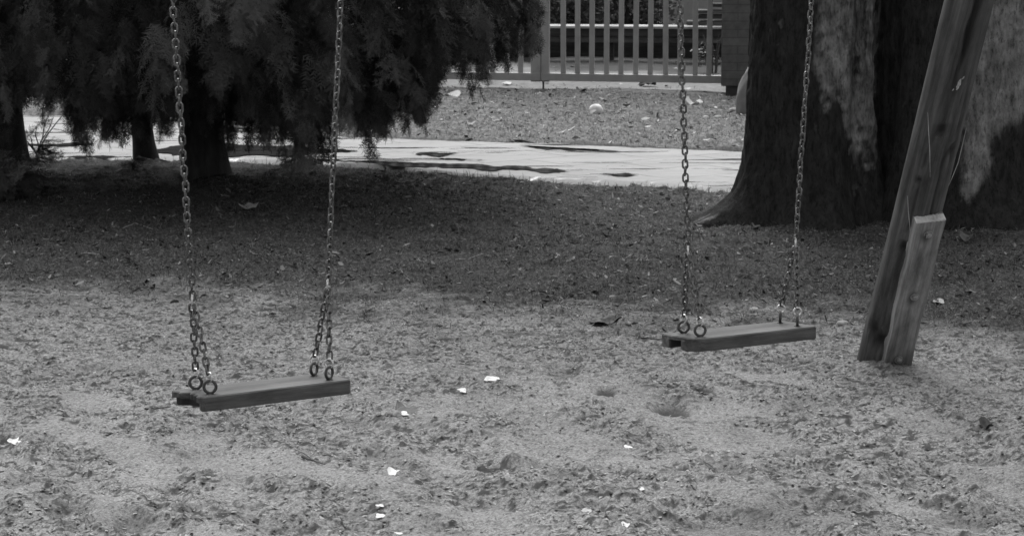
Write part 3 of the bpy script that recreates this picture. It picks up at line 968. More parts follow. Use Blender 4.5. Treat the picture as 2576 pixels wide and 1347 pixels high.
# board runs parallel to the pole
ldir = (apex - legbase).normalized()
Lb = 0.02
for k in range(400):
    q = b0 + ldir * Lb
    if proj(q)[1] <= 547: break
    Lb += 0.002
b1 = b0 + ldir * Lb
off = at(2338, 547, b1.y)
bax = (off - b0).normalized(); Lb = (off - b0).length
rx = Vector((1, 0.18, 0)); rx = (rx - bax * rx.dot(bax)).normalized(); ry = bax.cross(rx)
RB = Matrix((rx, ry, bax)).transposed()
bd = MB()
bw_, bth = 0.094, 0.042
nb = 110
V, K = [], []
bolts_at = [(.10, .000), (.52, .004), (.92, .000)]
for i in range(nb + 1):
    f = i / nb
    z = -0.12 + (Lb + .12) * f
    for k, (sx, sy) in enumerate([(-1, -1)] + [(-.94 + 1.88 * q / 26, -1.06 - .02 * math.sin(q * 1.9)) for q in range(27)] + [(1, -1), (1, 1), (0, 1), (-1, 1)]):
        wob = .0018 * math.sin(z * 19 + sx) + .0012 * math.sin(z * 43)
        x_ = sx * bw_ / 2 + wob; y_ = sy * bth / 2 + .5 * wob
        V.append((x_, y_, z + (.012 * sx * .5 if i == nb else 0)))
        kn = 0
        for (bf, bx) in bolts_at:
            kn = max(kn, .85 * math.exp(-(((z - bf * Lb + .006) / .026) ** 2 + ((x_ - bx + .007) / .017) ** 2) ** 1.5))
        kn = max(kn, .55 * float(sstep(.11, .05, z - .03 * sx)) )
        kn = max(kn, .35 * max(0, math.sin(sx * 9 + z * 3)) ** 6 * (.5 + .5 * math.sin(z * 11)))
        K.append(kn)
m10 = 32
Fs = [(i * m10 + k, i * m10 + (k + 1) % m10, (i + 1) * m10 + (k + 1) % m10, (i + 1) * m10 + k) for i in range(nb) for k in range(m10)]
bme = bpy.data.meshes.new('foot_board')
bme.from_pydata(V, [], Fs + [tuple(range(m10))[::-1], tuple(range(nb * m10, (nb + 1) * m10))]); bme.update()
bme.attributes.new('knot', 'FLOAT', 'POINT').data.foreach_set('value', np.array(K, np.float32))
bme.materials.append(M['board'])
board = bpy.data.objects.new('foot_board', bme); COL.objects.link(board); board.parent = root
board.rotation_euler = RB.to_euler(); board.location = b0 - RL
board['label'] = 'paler flat board with three bolts and a frayed top edge'
smooth_by_angle(board, 40)
for bf, bx in bolts_at:
    mb = MB(); yy = -bth / 2 * 1.06
    mb.tube([(bx, yy + .004, bf * Lb), (bx, yy - .001, bf * Lb)], .015, 18)
    mb.tube([(bx, yy - .001, bf * Lb), (bx, yy - .008, bf * Lb), (bx, yy - .0105, bf * Lb)], [.0095, .009, .005], 14)
    o = mb.build('bolt', M['bolt'], board); smooth_by_angle(o, 40)
# pale frayed end and splinters standing off the pole
mb = MB()
for k in range(26):
    x_ = -bw_ / 2 + bw_ * (k + .5) / 26
    mb.box((x_, -bth / 2 * .35, Lb + .0105 * x_ / bw_ + .0015), (bw_ / 24, bth * .7, .005 + random.random() * .006), None, .001)
mb.build('frayed_edge', M['frayed'], board)
for pts in ([(2334, 283), (2336, 330), (2339, 380), (2340, 445)], [(2431, 322), (2421, 365), (2410, 410), (2398, 440), (2386, 468)], [(2283, 492), (2285, 530), (2289, 570), (2290, 605)]):
    mb = MB()
    n_ = len(pts)
    P = []
    for a, b in pts:
        # on the near face of the pole
        f = (920 - b) / (920 - 0)
        c0 = legbase.lerp(apex, f * .58)
        P.append(at(a, b, c0.y - .088 if a < 2400 else c0.y - .055))
    mb.tube(P, [.0005] + [.0012] * (n_ - 2) + [.0004], 6)
    mb.build('splinter', M['splinter'], root, loc=-RL)
mb = MB()
c0 = legbase.lerp(apex, .44)
for a, b, s_ in ((2415, 205, .006), (2413, 214, .008), (2410, 222, .005), (2398, 226, .003), (2424, 196, .004)):
    p = at(a, b, c0.y - .080)
    mb.tube([p + Vector((-s_, 0, -s_)), p + Vector((0, -.003, s_ * .4)), p + Vector((s_ * .6, 0, s_ * 1.3))], [s_ * .3, s_ * .6, s_ * .2], 6)
mb.build('bare_wood_chip', M['splinter'], root, loc=-RL)


# ------------------------------------------------------------------ CONIFERS on the left
def spray_template(nside, dens, seed, nk=1.0):
    """flat drooping branchlet of unit length along +X in the XY plane: thin twigs with two rows of needles; only triangles"""
    rg = random.Random(seed)
    V, T = [], []
    def twig(p, q, r):
        d = (q - p); n_ = Vector((-d.y, d.x, 0)).normalized() * r
        b = len(V); V.extend([p - n_, p + n_, q]); T.append((b, b + 1, b + 2))
        n2 = Vector((0, 0, r)); b = len(V); V.extend([p - n2, p + n2, q]); T.append((b, b + 1, b + 2))
    def needles(p, q, nl):
        d = (q - p); L = d.length; d = d / L
        s = Vector((-d.y, d.x, 0))
        k = int(L / dens) + 1
        for i in range(k):
            t = (i + .5 * rg.random()) / k
            c = p.lerp(q, t)
            for sg in (-1, 1):
                ang = rg.uniform(.75, 1.15)
                nd = d * math.cos(ang) + s * sg * math.sin(ang) + Vector((0, 0, rg.uniform(-.35, .30)))
                l = nl * rg.uniform(.75, 1.15) * (1 - .35 * max(0, t - .7))
                wv = d * (nl * .115)
                b = len(V); V.extend([c - wv, c + wv, c + nd * l]); T.append((b, b + 1, b + 2))
        b = len(V); V.extend([q - s * nl * .09, q + s * nl * .09, q + d * nl]); T.append((b, b + 1, b + 2))
    def bend(x): return Vector((x, .03 * math.sin(x * 5), -.16 * x * x))
    prev = bend(0)
    for i in range(1, 9):
        cur = bend(i / 8); twig(prev, cur, .009 * (1 - i / 12)); needles(prev, cur, .135 * nk); prev = cur
    for i in range(nside):
        t = (i + .6) / (nside + .6)
        for sg in (-1, 1):
            if rg.random() < .08: continue
            p = bend(t + rg.uniform(-.02, .02))
            l = (.46 * (1 - t) ** .8 + .08) * rg.uniform(.7, 1.15)
            a = rg.uniform(.75, 1.05) * sg
            q = p + Vector((math.cos(a) * l, math.sin(a) * l, -.10 * l + rg.uniform(-.06, .06)))
            twig(p, q, .007); needles(p, q, .130 * nk)
    return np.array(V), np.array(T)


TPL = [spray_template(6, .062, s) for s in (1, 2, 3, 4, 7)]
TPL_EDGE = [spray_template(5, .080, s, 1.35) for s in (11, 12, 13, 14)]
TPL_LO = [spray_template(5, .095, s) for s in (5, 6)]


def place_sprays(name, P, D, scale, tones, parent, loc, tpls, roll=0.5):
    """P positions, D main directions (unit), one spray each; built as one crown mesh"""
    VV, TT, TN, base = [], [], [], 0
    which = RNG.integers(0, len(tpls), len(P))
    for k, (tv, tf) in enumerate(tpls):
        sel = np.where(which == k)[0]
        if len(sel) == 0: continue
        d = D[sel]; d = d / np.linalg.norm(d, axis=1, keepdims=True)
        up = np.tile(np.array([[0, 0, 1.0]]), (len(sel), 1)) + RNG.normal(0, roll, (len(sel), 3))
        s = np.cross(up, d); s /= np.linalg.norm(s, axis=1, keepdims=True) + 1e-9
        n_ = np.cross(d, s)
        Rm = np.stack([d, s, n_], 2) * scale[sel][:, None, None]
        W = np.einsum('nij,kj->nki', Rm, tv) + P[sel][:, None, :]
        VV.append(W.reshape(-1, 3)); nv_ = len(tv)
        TT.append((np.arange(len(sel))[:, None, None] * nv_ + tf[None] + base).reshape(-1, 3)); base += len(sel) * nv_
        TN.append(np.repeat(tones[sel], nv_))
    return np_mesh(name, np.concatenate(VV) - np.array(loc), np.concatenate(TT), M['needle'], parent, tone=np.concatenate(TN))


# lower edge of the hanging boughs (photo x -> photo y), turned into a skirt surface in the world
SIL = np.array([(-900, 300), (-300, 300), (-60, 330), (20, 330), (50, 215), (100, 240), (160, 275), (185, 320), (230, 345), (290, 330), (330, 335), (400, 330), (430, 290), (470, 275), (540, 275), (566, 345),
                (585, 370), (600, 290), (640, 325), (668, 360), (700, 320), (725, 370), (775, 400), (815, 385), (850, 325), (890, 290), (925, 320), (945, 360), (980, 378), (997, 290), (1040, 285), (1080, 278), (1100, 200),
                (1150, 165), (1190, 205), (1215, 185), (1250, 160), (1300, 125), (1340, 85), (1362, 40), (1375, -60)], float)


def skirt(x, y):
    D = y * cp + 1.2 * sp
    px = CX + F * x / D
    py = np.interp(px, SIL[:, 0], SIL[:, 1]) + fbm(x, y, 0.12, 2, 101) * 30
    ang = PITCH + np.arctan((py - CY) / F)
    return H - y * np.tan(ang), px


trunks = [((8, 412), .115, -1.2, 'far-left dark conifer, its trunk cut by the picture edge, boughs sweeping low'),
          ((363, 404), .062, .4, 'slim conifer trunk standing at the edge of the wet path, half hidden by boughs'),
          ((520, 440), .118, .2, 'thickest dark conifer trunk behind the left chain of the nearer swing, wide drooping boughs')]
TP = [G(a, b) for (a, b), *_ in trunks]
hts = [8.5, 6.5, 9.0]
roots = []
limb_pts = [[], [], []]
for i, ((pp, r0, lean, lab), hh) in enumerate(zip(trunks, hts)):
    b = TP[i]
    t = thing('conifer_tree', (b.x, b.y, 0), lab, 'conifer tree', 'conifers by the path')
    roots.append(t)
    mb = MB()
    nz = 26
    mb_pts = [Vector((b.x + .02 * math.sin(k * .7 + i), b.y + .02 * math.cos(k * .9), -0.15 + (hh + .15) * (k / nz) ** 1.5)) for k in range(nz + 1)]
    rads = []
    for p in mb_pts:
        z = max(p.z, 0)
        rads.append(r0 * (1 - .88 * z / hh) + r0 * .30 * math.exp(-z / .07))
    mb.tube(mb_pts, rads, 18)
    # limbs: out, then drooping
    nl = 30 if i != 1 else 18
    for k in range(nl):
        z0 = .75 + (hh - 1.4) * (k / nl) ** 1.1
        a = k * 2.4 + i + random.uniform(-.3, .3)
        reach = (2.1 if i != 1 else 1.3) * (1 - z0 / hh) ** .8 * random.uniform(.8, 1.1) + .15
        P, rr = [], []
        for j in range(9):
            f = j / 8
            P.append(Vector((b.x + math.cos(a) * reach * f, b.y + math.sin(a) * reach * f, z0 + .14 * reach * math.sin(f * 2.2) - .40 * reach * f * f)))
            rr.append(.022 * (1 - z0 / hh * .6) * (1 - .88 * f))
        # no bough may hang below the skirt in front of the open ground
        ok = True
        for q in P:
            zs, _ = skirt(np.array([q.x]), np.array([q.y]))
            if q.z < zs[0] + .06: ok = False
        if q.y > 10.8 and ok:
            mb.tube(P, rr, 6); limb_pts[i] += P[2:]
    o = mb.build('trunk', M['conifer_bark'], t, loc=(-b.x, -b.y, 0)); smooth_by_angle(o, 60)

# hanging boughs: each a drooping axis set with sprays, its tip on the skirt; each given to its nearest tree
# drooping twigs show bare between the sprays
tx = np.array([p.x for p in TP]); ty = np.array([p.y for p in TP])
P, D, SC, TN, own, LOW = [], [], [], [], [], []
rb = random.Random(5)
made = 0
for tries in range(9000):
    if made >= 720: break
    bx, by = (rb.uniform(-4.3, 0.34) if made % 8 else rb.uniform(-.55, .36)), rb.uniform(11.9, 15.3)
    if (by - 13.6) ** 2 / 3.2 + max(bx + 1.8, 0) ** 2 / 6.2 > 1: continue
    if bx < -.9 and rb.random() < .25: continue
    zs_, pxx = skirt(np.array([bx]), np.array([by]))
    zs_, pxx = float(zs_[0]), float(pxx[0])
    if pxx > 1362: continue
    if 42 < pxx < 185 and rb.random() < .50: continue
    if pxx > 1000 and rb.random() < .40: continue
    lay = rb.choice((0, 0, 0, .18, .40, .65, .95))
    hole = float(fbm(np.array([bx * 1.0 + 3]), np.array([zs_ + lay + by * .15]), .33, 3, 107)[0])
    if hole < (-.06 if (pxx < 190 or pxx > 980) else -.30) and lay < .6: continue
    ztip = max(zs_ + (.03 if lay < .1 else -.04) + lay + abs(rb.gauss(0, .10)), .07)
    if ztip > 1.75: continue
    made += 1
    o_ = int(np.argmin((bx - tx) ** 2 * np.array([1, 1.8, .9]) + (by - ty) ** 2 * .3))
    ox, oy = bx - tx[o_], by - ty[o_]; ol = math.hypot(ox, oy) + 1e-6
    ax = Vector((ox / ol * .42 + rb.gauss(0, .12), oy / ol * .35 - .08 + rb.gauss(0, .12), -1)).normalized()
    Lb_ = rb.uniform(.26, .55); low = lay < .1
    tip = Vector((bx, by, ztip))
    side = ax.cross(Vector((oy, -ox, .0)).normalized() * .3 + Vector((0, -1, .2))).normalized()
    tone0 = rb.choice((.010, .014, .020, .032, .058, .105))
    n_ = int(5 + Lb_ * 9) if low else int(7 + Lb_ * 14)
    for k in range(n_):
        f = k / (n_ - 1)
        p = tip - ax * Lb_ * (1 - f) * .92 - ax * .10
        sgn = 1 if k % 2 else -1
        d = ax + side * sgn * (rb.uniform(.30, .95) if low else rb.uniform(.3, .9)) * (1 - .55 * f) + Vector((rb.gauss(0, .12), rb.gauss(0, .16), rb.gauss(0, .08)))
        P.append(tuple(p)); D.append(tuple(d.normalized())); SC.append(rb.uniform(.14, .21) * (1.2 - .55 * f) if low else rb.uniform(.13, .22) * (1.15 - .3 * f)); TN.append(tone0 * rb.uniform(.85, 1.2)); own.append(o_); LOW.append(low)
# narrow tips hanging below the boughs, one by one
made = 0
for tries in range(6000):
    if made >= 210: break
    bx, by = rb.uniform(-3.2, .34), rb.uniform(11.9, 14.4)
    if (by - 13.6) ** 2 / 3.2 + max(bx + 1.8, 0) ** 2 / 6.2 > 1: continue
    zs_, pxx = skirt(np.array([bx]), np.array([by])); zs_, pxx = float(zs_[0]), float(pxx[0])
    if pxx > 1358: continue
    made += 1
    o_ = int(np.argmin((bx - tx) ** 2 * np.array([1, 1.8, .9]) + (by - ty) ** 2 * .3))
    Lb_ = rb.uniform(.14, .34); ztip = max(zs_ - rb.uniform(-.04, .11), .05)
    ax = Vector((rb.gauss(.06, .16), rb.gauss(-.03, .12), -1)).normalized()
    side = Vector((1, rb.gauss(0, .5), 0)).normalized()
    tip = Vector((bx, by, ztip)); n_ = int(3 + Lb_ * 18); tone0 = rb.choice((.012, .018, .03, .05, .085))
    for k in range(n_):
        f = k / (n_ - 1)
        p = tip - ax * (Lb_ * (1 - f) + .09)
        d = ax + side * (1 if k % 2 else -1) * rb.uniform(.25, .8) * (1 - .7 * f) + Vector((0, rb.gauss(0, .15), 0))
        P.append(tuple(p)); D.append(tuple(d.normalized())); SC.append(rb.uniform(.085, .125)); TN.append(tone0 * rb.uniform(.85, 1.2)); own.append(o_); LOW.append(True)
P, D, SC, TN, own, LOW = np.array(P), np.array(D), np.array(SC), np.array(TN), np.array(own), np.array(LOW)
for i in range(3):
    s_ = (own == i) & ~LOW; e_ = (own == i) & LOW
    up_n = 420 if i != 1 else 200
    zz = RNG.uniform(2.75, hts[i] - .2, up_n); aa = RNG.uniform(0, 2 * np.pi, up_n)
    rr = (2.0 if i != 1 else 1.3) * (1 - zz / hts[i]) * np.sqrt(RNG.uniform(.05, 1, up_n)) + .1
    UP = np.stack([tx[i] + np.cos(aa) * rr, ty[i] + np.sin(aa) * rr, zz - .25 * rr], 1)
    UD = np.stack([np.cos(aa), np.sin(aa), np.full(up_n, -.65)], 1) + RNG.normal(0, .2, (up_n, 3))
    loc = (tx[i], ty[i], 0)
    crown = place_sprays('crown', P[s_], D[s_], SC[s_], TN[s_], roots[i], loc, TPL, .35)
    fringe = place_sprays('hanging_sprays', P[e_], D[e_], SC[e_], TN[e_], roots[i], loc, TPL_EDGE, .35)
    upper = place_sprays('upper_crown', UP, UD, RNG.uniform(.55, .95, up_n), RNG.uniform(.025, .06, up_n), roots[i], loc, TPL_LO)

# low bough lying near the far-left trunk, and a thin seedling in the gap
def shrub(name, base, label, cat, n_st, hmax, spread, spray_n, ssc, tones):
    t = thing(name, (base.x, base.y, 0), label, cat)
    mb = MB(); PP, DD = [], []
    for k in range(n_st):
        a = random.uniform(0, 6.28); l = hmax * random.uniform(.6, 1)
        s_ = spread * random.uniform(.3, 1)
        pts = [Vector((base.x + math.cos(a) * s_ * f * f * .9 + .01 * math.sin(f * 9 + k), base.y + math.sin(a) * s_ * f * f * .9, l * f - .02)) for f in (0, .25, .5, .75, 1)]
        mb.tube(pts, [.006, .005, .004, .003, .0015], 6)
        for _ in range(spray_n):
            f = random.uniform(.25, 1); j = min(3, int(f * 4)); q = pts[j].lerp(pts[j + 1], f * 4 - j)
            PP.append(q); DD.append((math.cos(a + random.gauss(0, 1)), math.sin(a + random.gauss(0, 1)), random.uniform(-.7, .4)))
    mb.build('stem', M['twig'], t, loc=(-base.x, -base.y, 0))
    PP = np.array(PP); DD = np.array(DD)
    place_sprays('foliage', PP, DD, RNG.uniform(ssc * .7, ssc * 1.2, len(PP)), RNG.uniform(tones[0], tones[1], len(PP)), t, (base.x, base.y, 0), TPL, .8)
    return t


shrub('seedling', G(95, 408), 'thin seedling with pale sprigs in the gap right of the far-left trunk', 'seedling', 6, .36, .24, 3, .13, (.03, .10))
shrub('seedling', G(335, 432), 'little dark sprig growing low in front of the slim conifer trunk', 'seedling', 3, .12, .05, 4, .08, (.02, .05))
shrub('low_bush', G(-10, 492), 'low dusky evergreen bush spilling in at the far left edge', 'bush', 14, .26, .34, 9, .20, (.07, .15))


# ------------------------------------------------------------------ BROADLEAF TREES on the right
def big_tree(name, base, r_, hh, seed, label, light_fn, flare, lobes):
    t = thing(name, (base.x, base.y, 0), label, 'tree', 'broad trunks behind the post')
    nz, na = 170, 120
    zz = np.concatenate([np.linspace(-.12, 2.0, 130), np.linspace(2.06, hh, nz - 130)])
    aa = np.linspace(0, 2 * np.pi, na, endpoint=False)
    Z, A = np.meshgrid(zz, aa, indexing='ij')
    zp = np.maximum(Z, 0)
    rad = r_ * (1 - .16 * zp / hh) * np.ones_like(A)
    for (la, lw, ld) in lobes:                            # vertical flutes and ribs
        da = (A - la - .12 * zp + np.pi) % (2 * np.pi) - np.pi
        rad += ld * np.exp(-(da / lw) ** 2) * np.clip(1 - zp / 3.5, .2, 1)
    fl = np.zeros_like(A)
    for (fa, fw, fr, fh) in flare:                        # buttress roots
        da = (A - fa + np.pi) % (2 * np.pi) - np.pi
        fl += fr * np.exp(-(da / fw) ** 2) * np.exp(-zp / fh)
    rad += fl
    rad += .05 * np.exp(-zp / .16)
    ux, uy = A * r_ * 1.0, Z
    rad += .016 * fbm(np.cos(A) * r_ * 3 + seed, np.sin(A) * r_ * 3 + Z * .6, .35, 3, seed) + .014 * fbm(A * r_ * 4 + seed, Z * 1.2, .09, 3, seed + 5)
    X = base.x + rad * np.cos(A) + .02 * zp * math.cos(seed); Y = base.y + rad * np.sin(A)
    patch = light_fn(X, Z, A)
    ii = np.arange(Z.size).reshape(Z.shape)
    nxt = np.roll(ii, -1, 1)
    Fq = np.stack([ii[:-1], nxt[:-1], nxt[1:], ii[1:]], -1).reshape(-1, 4)
    V = np.stack([X.ravel() - base.x, Y.ravel() - base.y, Z.ravel()], 1)
    np_mesh('trunk', V, Fq, M['bark'], t, smooth=True, attrs={'patch': patch.ravel()})
    # bare winter limbs high above the picture
    mb = MB()
    rg = random.Random(seed)
    def limb(p, d, l, r, depth):
        pts, rr = [p], [r]
        q = p.copy(); dd = d.copy()
        for k in range(5):
            dd = (dd + Vector((rg.gauss(0, .16), rg.gauss(0, .16), .07))).normalized()
            q = q + dd * l / 5; pts.append(q.copy()); rr.append(r * (1 - .13 * (k + 1)))
        mb.tube(pts, rr, 7 if depth < 2 else 5)
        if depth < 3:
            for k in range(3):
                b_ = pts[2 + k if k < 3 else 5]
                nd = (dd + Vector((rg.gauss(0, .6), rg.gauss(0, .6), rg.uniform(-.1, .5)))).normalized()
                limb(b_, nd, l * .68, r * .52, depth + 1)
    top = Vector((.02 * hh * math.cos(seed), 0, hh - .15))
    for k in range(5):
        a = k * 1.26 + seed
        limb(top + Vector((0, 0, -.25 * k)), Vector((math.cos(a) * .7, math.sin(a) * .7, .7)).normalized(), 1.9, .13, 0)
    mb.build('limbs', M['twig'], t)
    return t


bA = at(2035, 0, 12.35); bA.z = 0
bB = at(2446, 0, 12.55); bB.z = 0


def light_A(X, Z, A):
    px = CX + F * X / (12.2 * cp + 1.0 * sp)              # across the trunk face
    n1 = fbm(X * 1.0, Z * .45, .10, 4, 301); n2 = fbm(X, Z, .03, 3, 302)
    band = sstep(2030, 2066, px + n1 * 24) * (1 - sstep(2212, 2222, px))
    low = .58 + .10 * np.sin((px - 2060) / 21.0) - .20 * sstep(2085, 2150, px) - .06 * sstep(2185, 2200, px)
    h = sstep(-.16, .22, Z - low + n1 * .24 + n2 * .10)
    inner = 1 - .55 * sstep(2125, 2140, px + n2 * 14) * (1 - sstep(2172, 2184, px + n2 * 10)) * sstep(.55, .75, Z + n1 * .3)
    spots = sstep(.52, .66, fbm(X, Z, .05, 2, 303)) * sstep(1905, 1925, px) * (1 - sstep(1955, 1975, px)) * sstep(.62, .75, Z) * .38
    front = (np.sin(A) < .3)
    root = sstep(.36, .50, bA.x - X - .10 * 0) * sstep(.22, .10, Z) * sstep(.0, .30, fbm(A * 1.0, X * .25, .045, 2, 305)) * .8  # highlight streaks along the root, painted into the bark colour
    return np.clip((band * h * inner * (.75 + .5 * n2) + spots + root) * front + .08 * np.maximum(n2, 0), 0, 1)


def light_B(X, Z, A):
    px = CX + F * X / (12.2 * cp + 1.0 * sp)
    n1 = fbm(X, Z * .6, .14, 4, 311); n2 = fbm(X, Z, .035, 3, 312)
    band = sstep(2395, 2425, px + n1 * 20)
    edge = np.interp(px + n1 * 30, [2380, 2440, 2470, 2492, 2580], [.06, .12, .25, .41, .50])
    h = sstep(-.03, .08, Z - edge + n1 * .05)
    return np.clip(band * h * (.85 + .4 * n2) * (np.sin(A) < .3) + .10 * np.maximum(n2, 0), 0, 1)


big_tree('broadleaf_tree', bA, .300, 3.4, 5, 'massive dark trunk with pale mottled patches and a root spreading left, behind the farther swing', light_A,
         [(math.pi + .22, .13, .26, .075), (math.pi + .42, .09, .15, .07), (math.pi + .55, .25, .10, .14), (-1.5, .5, .10, .12), (-.15, .35, .10, .22), (2.2, .6, .1, .2)],
         [(math.pi + .35, .5, .015), (-math.pi / 2 - .1, .18, -.022), (-math.pi / 2 + .75, .14, -.02), (-.35, .3, .02)])
big_tree('broadleaf_tree', bB, .492, 3.6, 9, 'broad pale-streaked trunk rising right behind the leaning swing post, dark at its foot', light_B,
         [(math.pi + .4, .35, .10, .2), (-1.2, .6, .12, .16), (0, .5, .15, .2)],
         [(-math.pi / 2 - .55, .14, -.05), (-math.pi / 2 - .85, .12, .03), (-math.pi / 2 - 1.1, .12, -.035), (-math.pi / 2 + .5, .3, .02)])
# ------------------------------------------------------------------ GATE, PILLAR, SLAB
gA, gB = G(1362, 222), G(1812, 229)
gu = (gB - gA); gu.z = 0; LEAF = gu.length; gu.normalize()
gyaw = math.atan2(gu.y, gu.x)


def gate_leaf(label, origin, sgn):
    t = thing('gate', origin, label, 'gate', 'leaves of the driveway gate')
    t.rotation_euler = (0, 0, gyaw)
    Rz = 0.062
    hh = 1.45
    W = LEAF + .10
    mb = MB(); mb.box((sgn * W / 2, 0, Rz + .029), (W - .004, .080, .058), None, .002)
    mb.build('bottom_rail', M['gate'], t)
    mb = MB(); mb.box((sgn * W / 2, 0, hh - .03), (W - .004, .080, .058), None, .002)
    mb.build('top_rail', M['gate'], t)
    sw = .062 if sgn > 0 else .080
    mb = MB(); mb.box((sgn * sw / 2 + sgn * .0015, 0, (hh + Rz) / 2), (sw, .055, hh - Rz + .02), None, .004)
    mb.build('stile', M['gate'], t)
    mb = MB(); mb.box((sgn * (W - .025), 0, (hh + Rz) / 2), (.05, .050, hh - Rz + .016), None, .004)
    mb.build('stile', M['gate'], t)
    n = 11
    sp_ = .1156
    for k in range(n):
        xk = sgn * (.056 + sp_ * (k + 1)) if sgn > 0 else -(.046 + sp_ * (k + 1))
        mb = MB(); mb.box((xk, 0, (Rz + .058 + hh - .06) / 2), (.040, .026, hh - .06 - Rz - .058), Matrix.Rotation(random.gauss(0, .004), 3, 'Y'), .003)
        mb.build('bar', M['gate'], t)
    return t


g1 = gate_leaf('right leaf of the pale slatted gate, between the drop bolt and the brick pillar', gA, 1)
mb = MB(); mb.tube([(.016, -.002, -.01), (.016, -.002, .075)], .008, 10)
mb.build('drop_bolt', M['bolt_rod'], g1)
g2 = gate_leaf('left leaf of the pale slatted gate, half covered by conifer boughs', gA, -1)
mb = MB(); mb.box((-.02, -.040, .66), (.15, .03, .13), None, .006)
mb.box((-.02, -.052, .61), (.12, .02, .02), None, .004)
mb.build('lock_case', M['gate'], g2)

pb = G(1815, 240)
pil = thing('brick_pillar', (pb.x, pb.y, 0), 'dull brick gate pillar on a dark plinth, half hidden by the big trunk', 'pillar')
pil.rotation_euler = (0, 0, gyaw * .6)
mb = MB(); mb.box((.25, .24, .07 + .75), (.46 + .05, .47, 1.5), None, .006); mb.build('shaft', M['brick'], pil)
mb = MB(); mb.box((.26, .24, .03), (.46, .42, .09), None, .006); mb.build('plinth', M['plinth'], pil)
mb = MB(); mb.box((.25, .24, 1.60), (.58, .54, .06), None, .012); mb.build('cap', M['slab'], pil)

# tall pale stone leaning behind the trunk
sb = G(1872, 286)
V, Fs = [], []
nr, na = 24, 24
for i in range(nr + 1):
    f = i / nr; z = -.05 + .47 * f
    wd = .088 * max(0.0, math.sin(math.pi * min(1, (f + .06) / 1.06) ** .8)) ** .7 + .004
    if i == nr: wd = .003
    for k in range(na):
        a = 2 * math.pi * k / na
        n_ = .006 * math.sin(3 * a + f * 9) + .004 * math.sin(7 * a - f * 13)
        V.append(((wd + n_) * math.cos(a) + .10 * f, (wd * .7 + n_) * math.sin(a), z))
Fs = [(i * na + k, i * na + (k + 1) % na, (i + 1) * na + (k + 1) % na, (i + 1) * na + k) for i in range(nr) for k in range(na)]
o = np_mesh('standing_stone', V, Fs, M['slab'], smooth=True, loc=(sb.x, sb.y, 0))
tag(o, 'pale tapering stone leaning between the brick pillar and the big trunk', 'stone')


# ------------------------------------------------------------------ BEYOND THE GATE
db = G(1500, 156)
dk = thing('timber_platform', (db.x, db.y, 0), 'low dark timber platform with a bright top edge seen between the gate bars', 'platform')
dk.rotation_euler = (0, 0, R(-6))
Wd = 5.2; hx = .1
mb = MB(); mb.box((hx, .13, .312), (Wd, .30, .022), None, .003); mb.build('deck', M['plank_pale'], dk)
mb = MB(); mb.box((hx, .02, .265), (Wd - .06, .05, .070), None, .003); mb.build('fascia', M['plank_dark'], dk)
mb = MB(); mb.box((hx, .07, .200), (Wd - .06, .06, .055), None, .003); mb.build('joist', M['plank_mid'], dk)
for k in range(5):
    mb = MB(); mb.box((hx - Wd / 2 + .2 + k * (Wd - .4) / 4, .2, .085), (.09, .09, .17), None, .004); mb.build('leg', M['plank_dark'], dk)
mb = MB(); mb.box((hx, .60, .13), (Wd - .3, .06, .26), None, .003); mb.build('back_board', M['plank_dark'], dk)
# boards stacked on the platform, right
for k, (z_, l_, mt) in enumerate(((.345, 1.5, 'plank_mid'), (.400, 1.35, 'plank_dark'), (.445, 1.42, 'plank_mid'), (.505, 1.30, 'plank_dark'))):
    q = Matrix.Rotation(R(-6), 3, 'Z') @ Vector((1.55 + .03 * k, .30, z_ - .0))
    mb = MB(); mb.box((0, 0, 0), (l_, .24, .030), None, .003)
    o = mb.build('plank', M[mt], None, loc=(db.x + q.x, db.y + q.y, q.z), rot=(0, 0, R(-6 + (k % 2) * 1.2)))
    tag(o, ['lowest grey plank of the short stack behind the right gate bars', 'second plank up in the stack behind the gate, dark', 'third plank up in the stack behind the gate, grey', 'topmost dark plank of the stack behind the gate'][k], 'plank', 'planks stacked on the platform')
    if k < 3:
        for sx_ in (-.5, .5):
            pass
# pale slab propped at the left, behind the boughs
lb = G(1120, 150)
ls = thing('stone_bench', (lb.x, lb.y + .3, 0), 'bright pale bench top glimpsed through boughs left of the gate lock', 'bench')
ls.rotation_euler = (0, 0, R(-5))
mb = MB(); mb.box((-.35, 0, .440), (2.3, .5, .035), None, .004); mb.build('seat', M['paper'], ls)
mb = MB(); mb.box((-.35, -.20, .375), (2.2, .04, .085), None, .004); mb.build('apron', M['pale'], ls)
for s_ in (-1.3, .55):
    mb = MB(); mb.box((s_, 0, .165), (.16, .4, .33), None, .004); mb.build('leg', M['plank_dark'], ls)
# pale wall behind, right
wb = at(1655, 0, 28.0)
mb = MB(); mb.box((2.6, .1, 1.2), (5.2, .2, 2.4), None, .01)
o = mb.build('garden_wall', M['render'], None, loc=(wb.x, 28.0, 0), rot=(0, 0, R(-5)))
tag(o, 'plain pale rendered wall behind the stacked planks', 'wall')


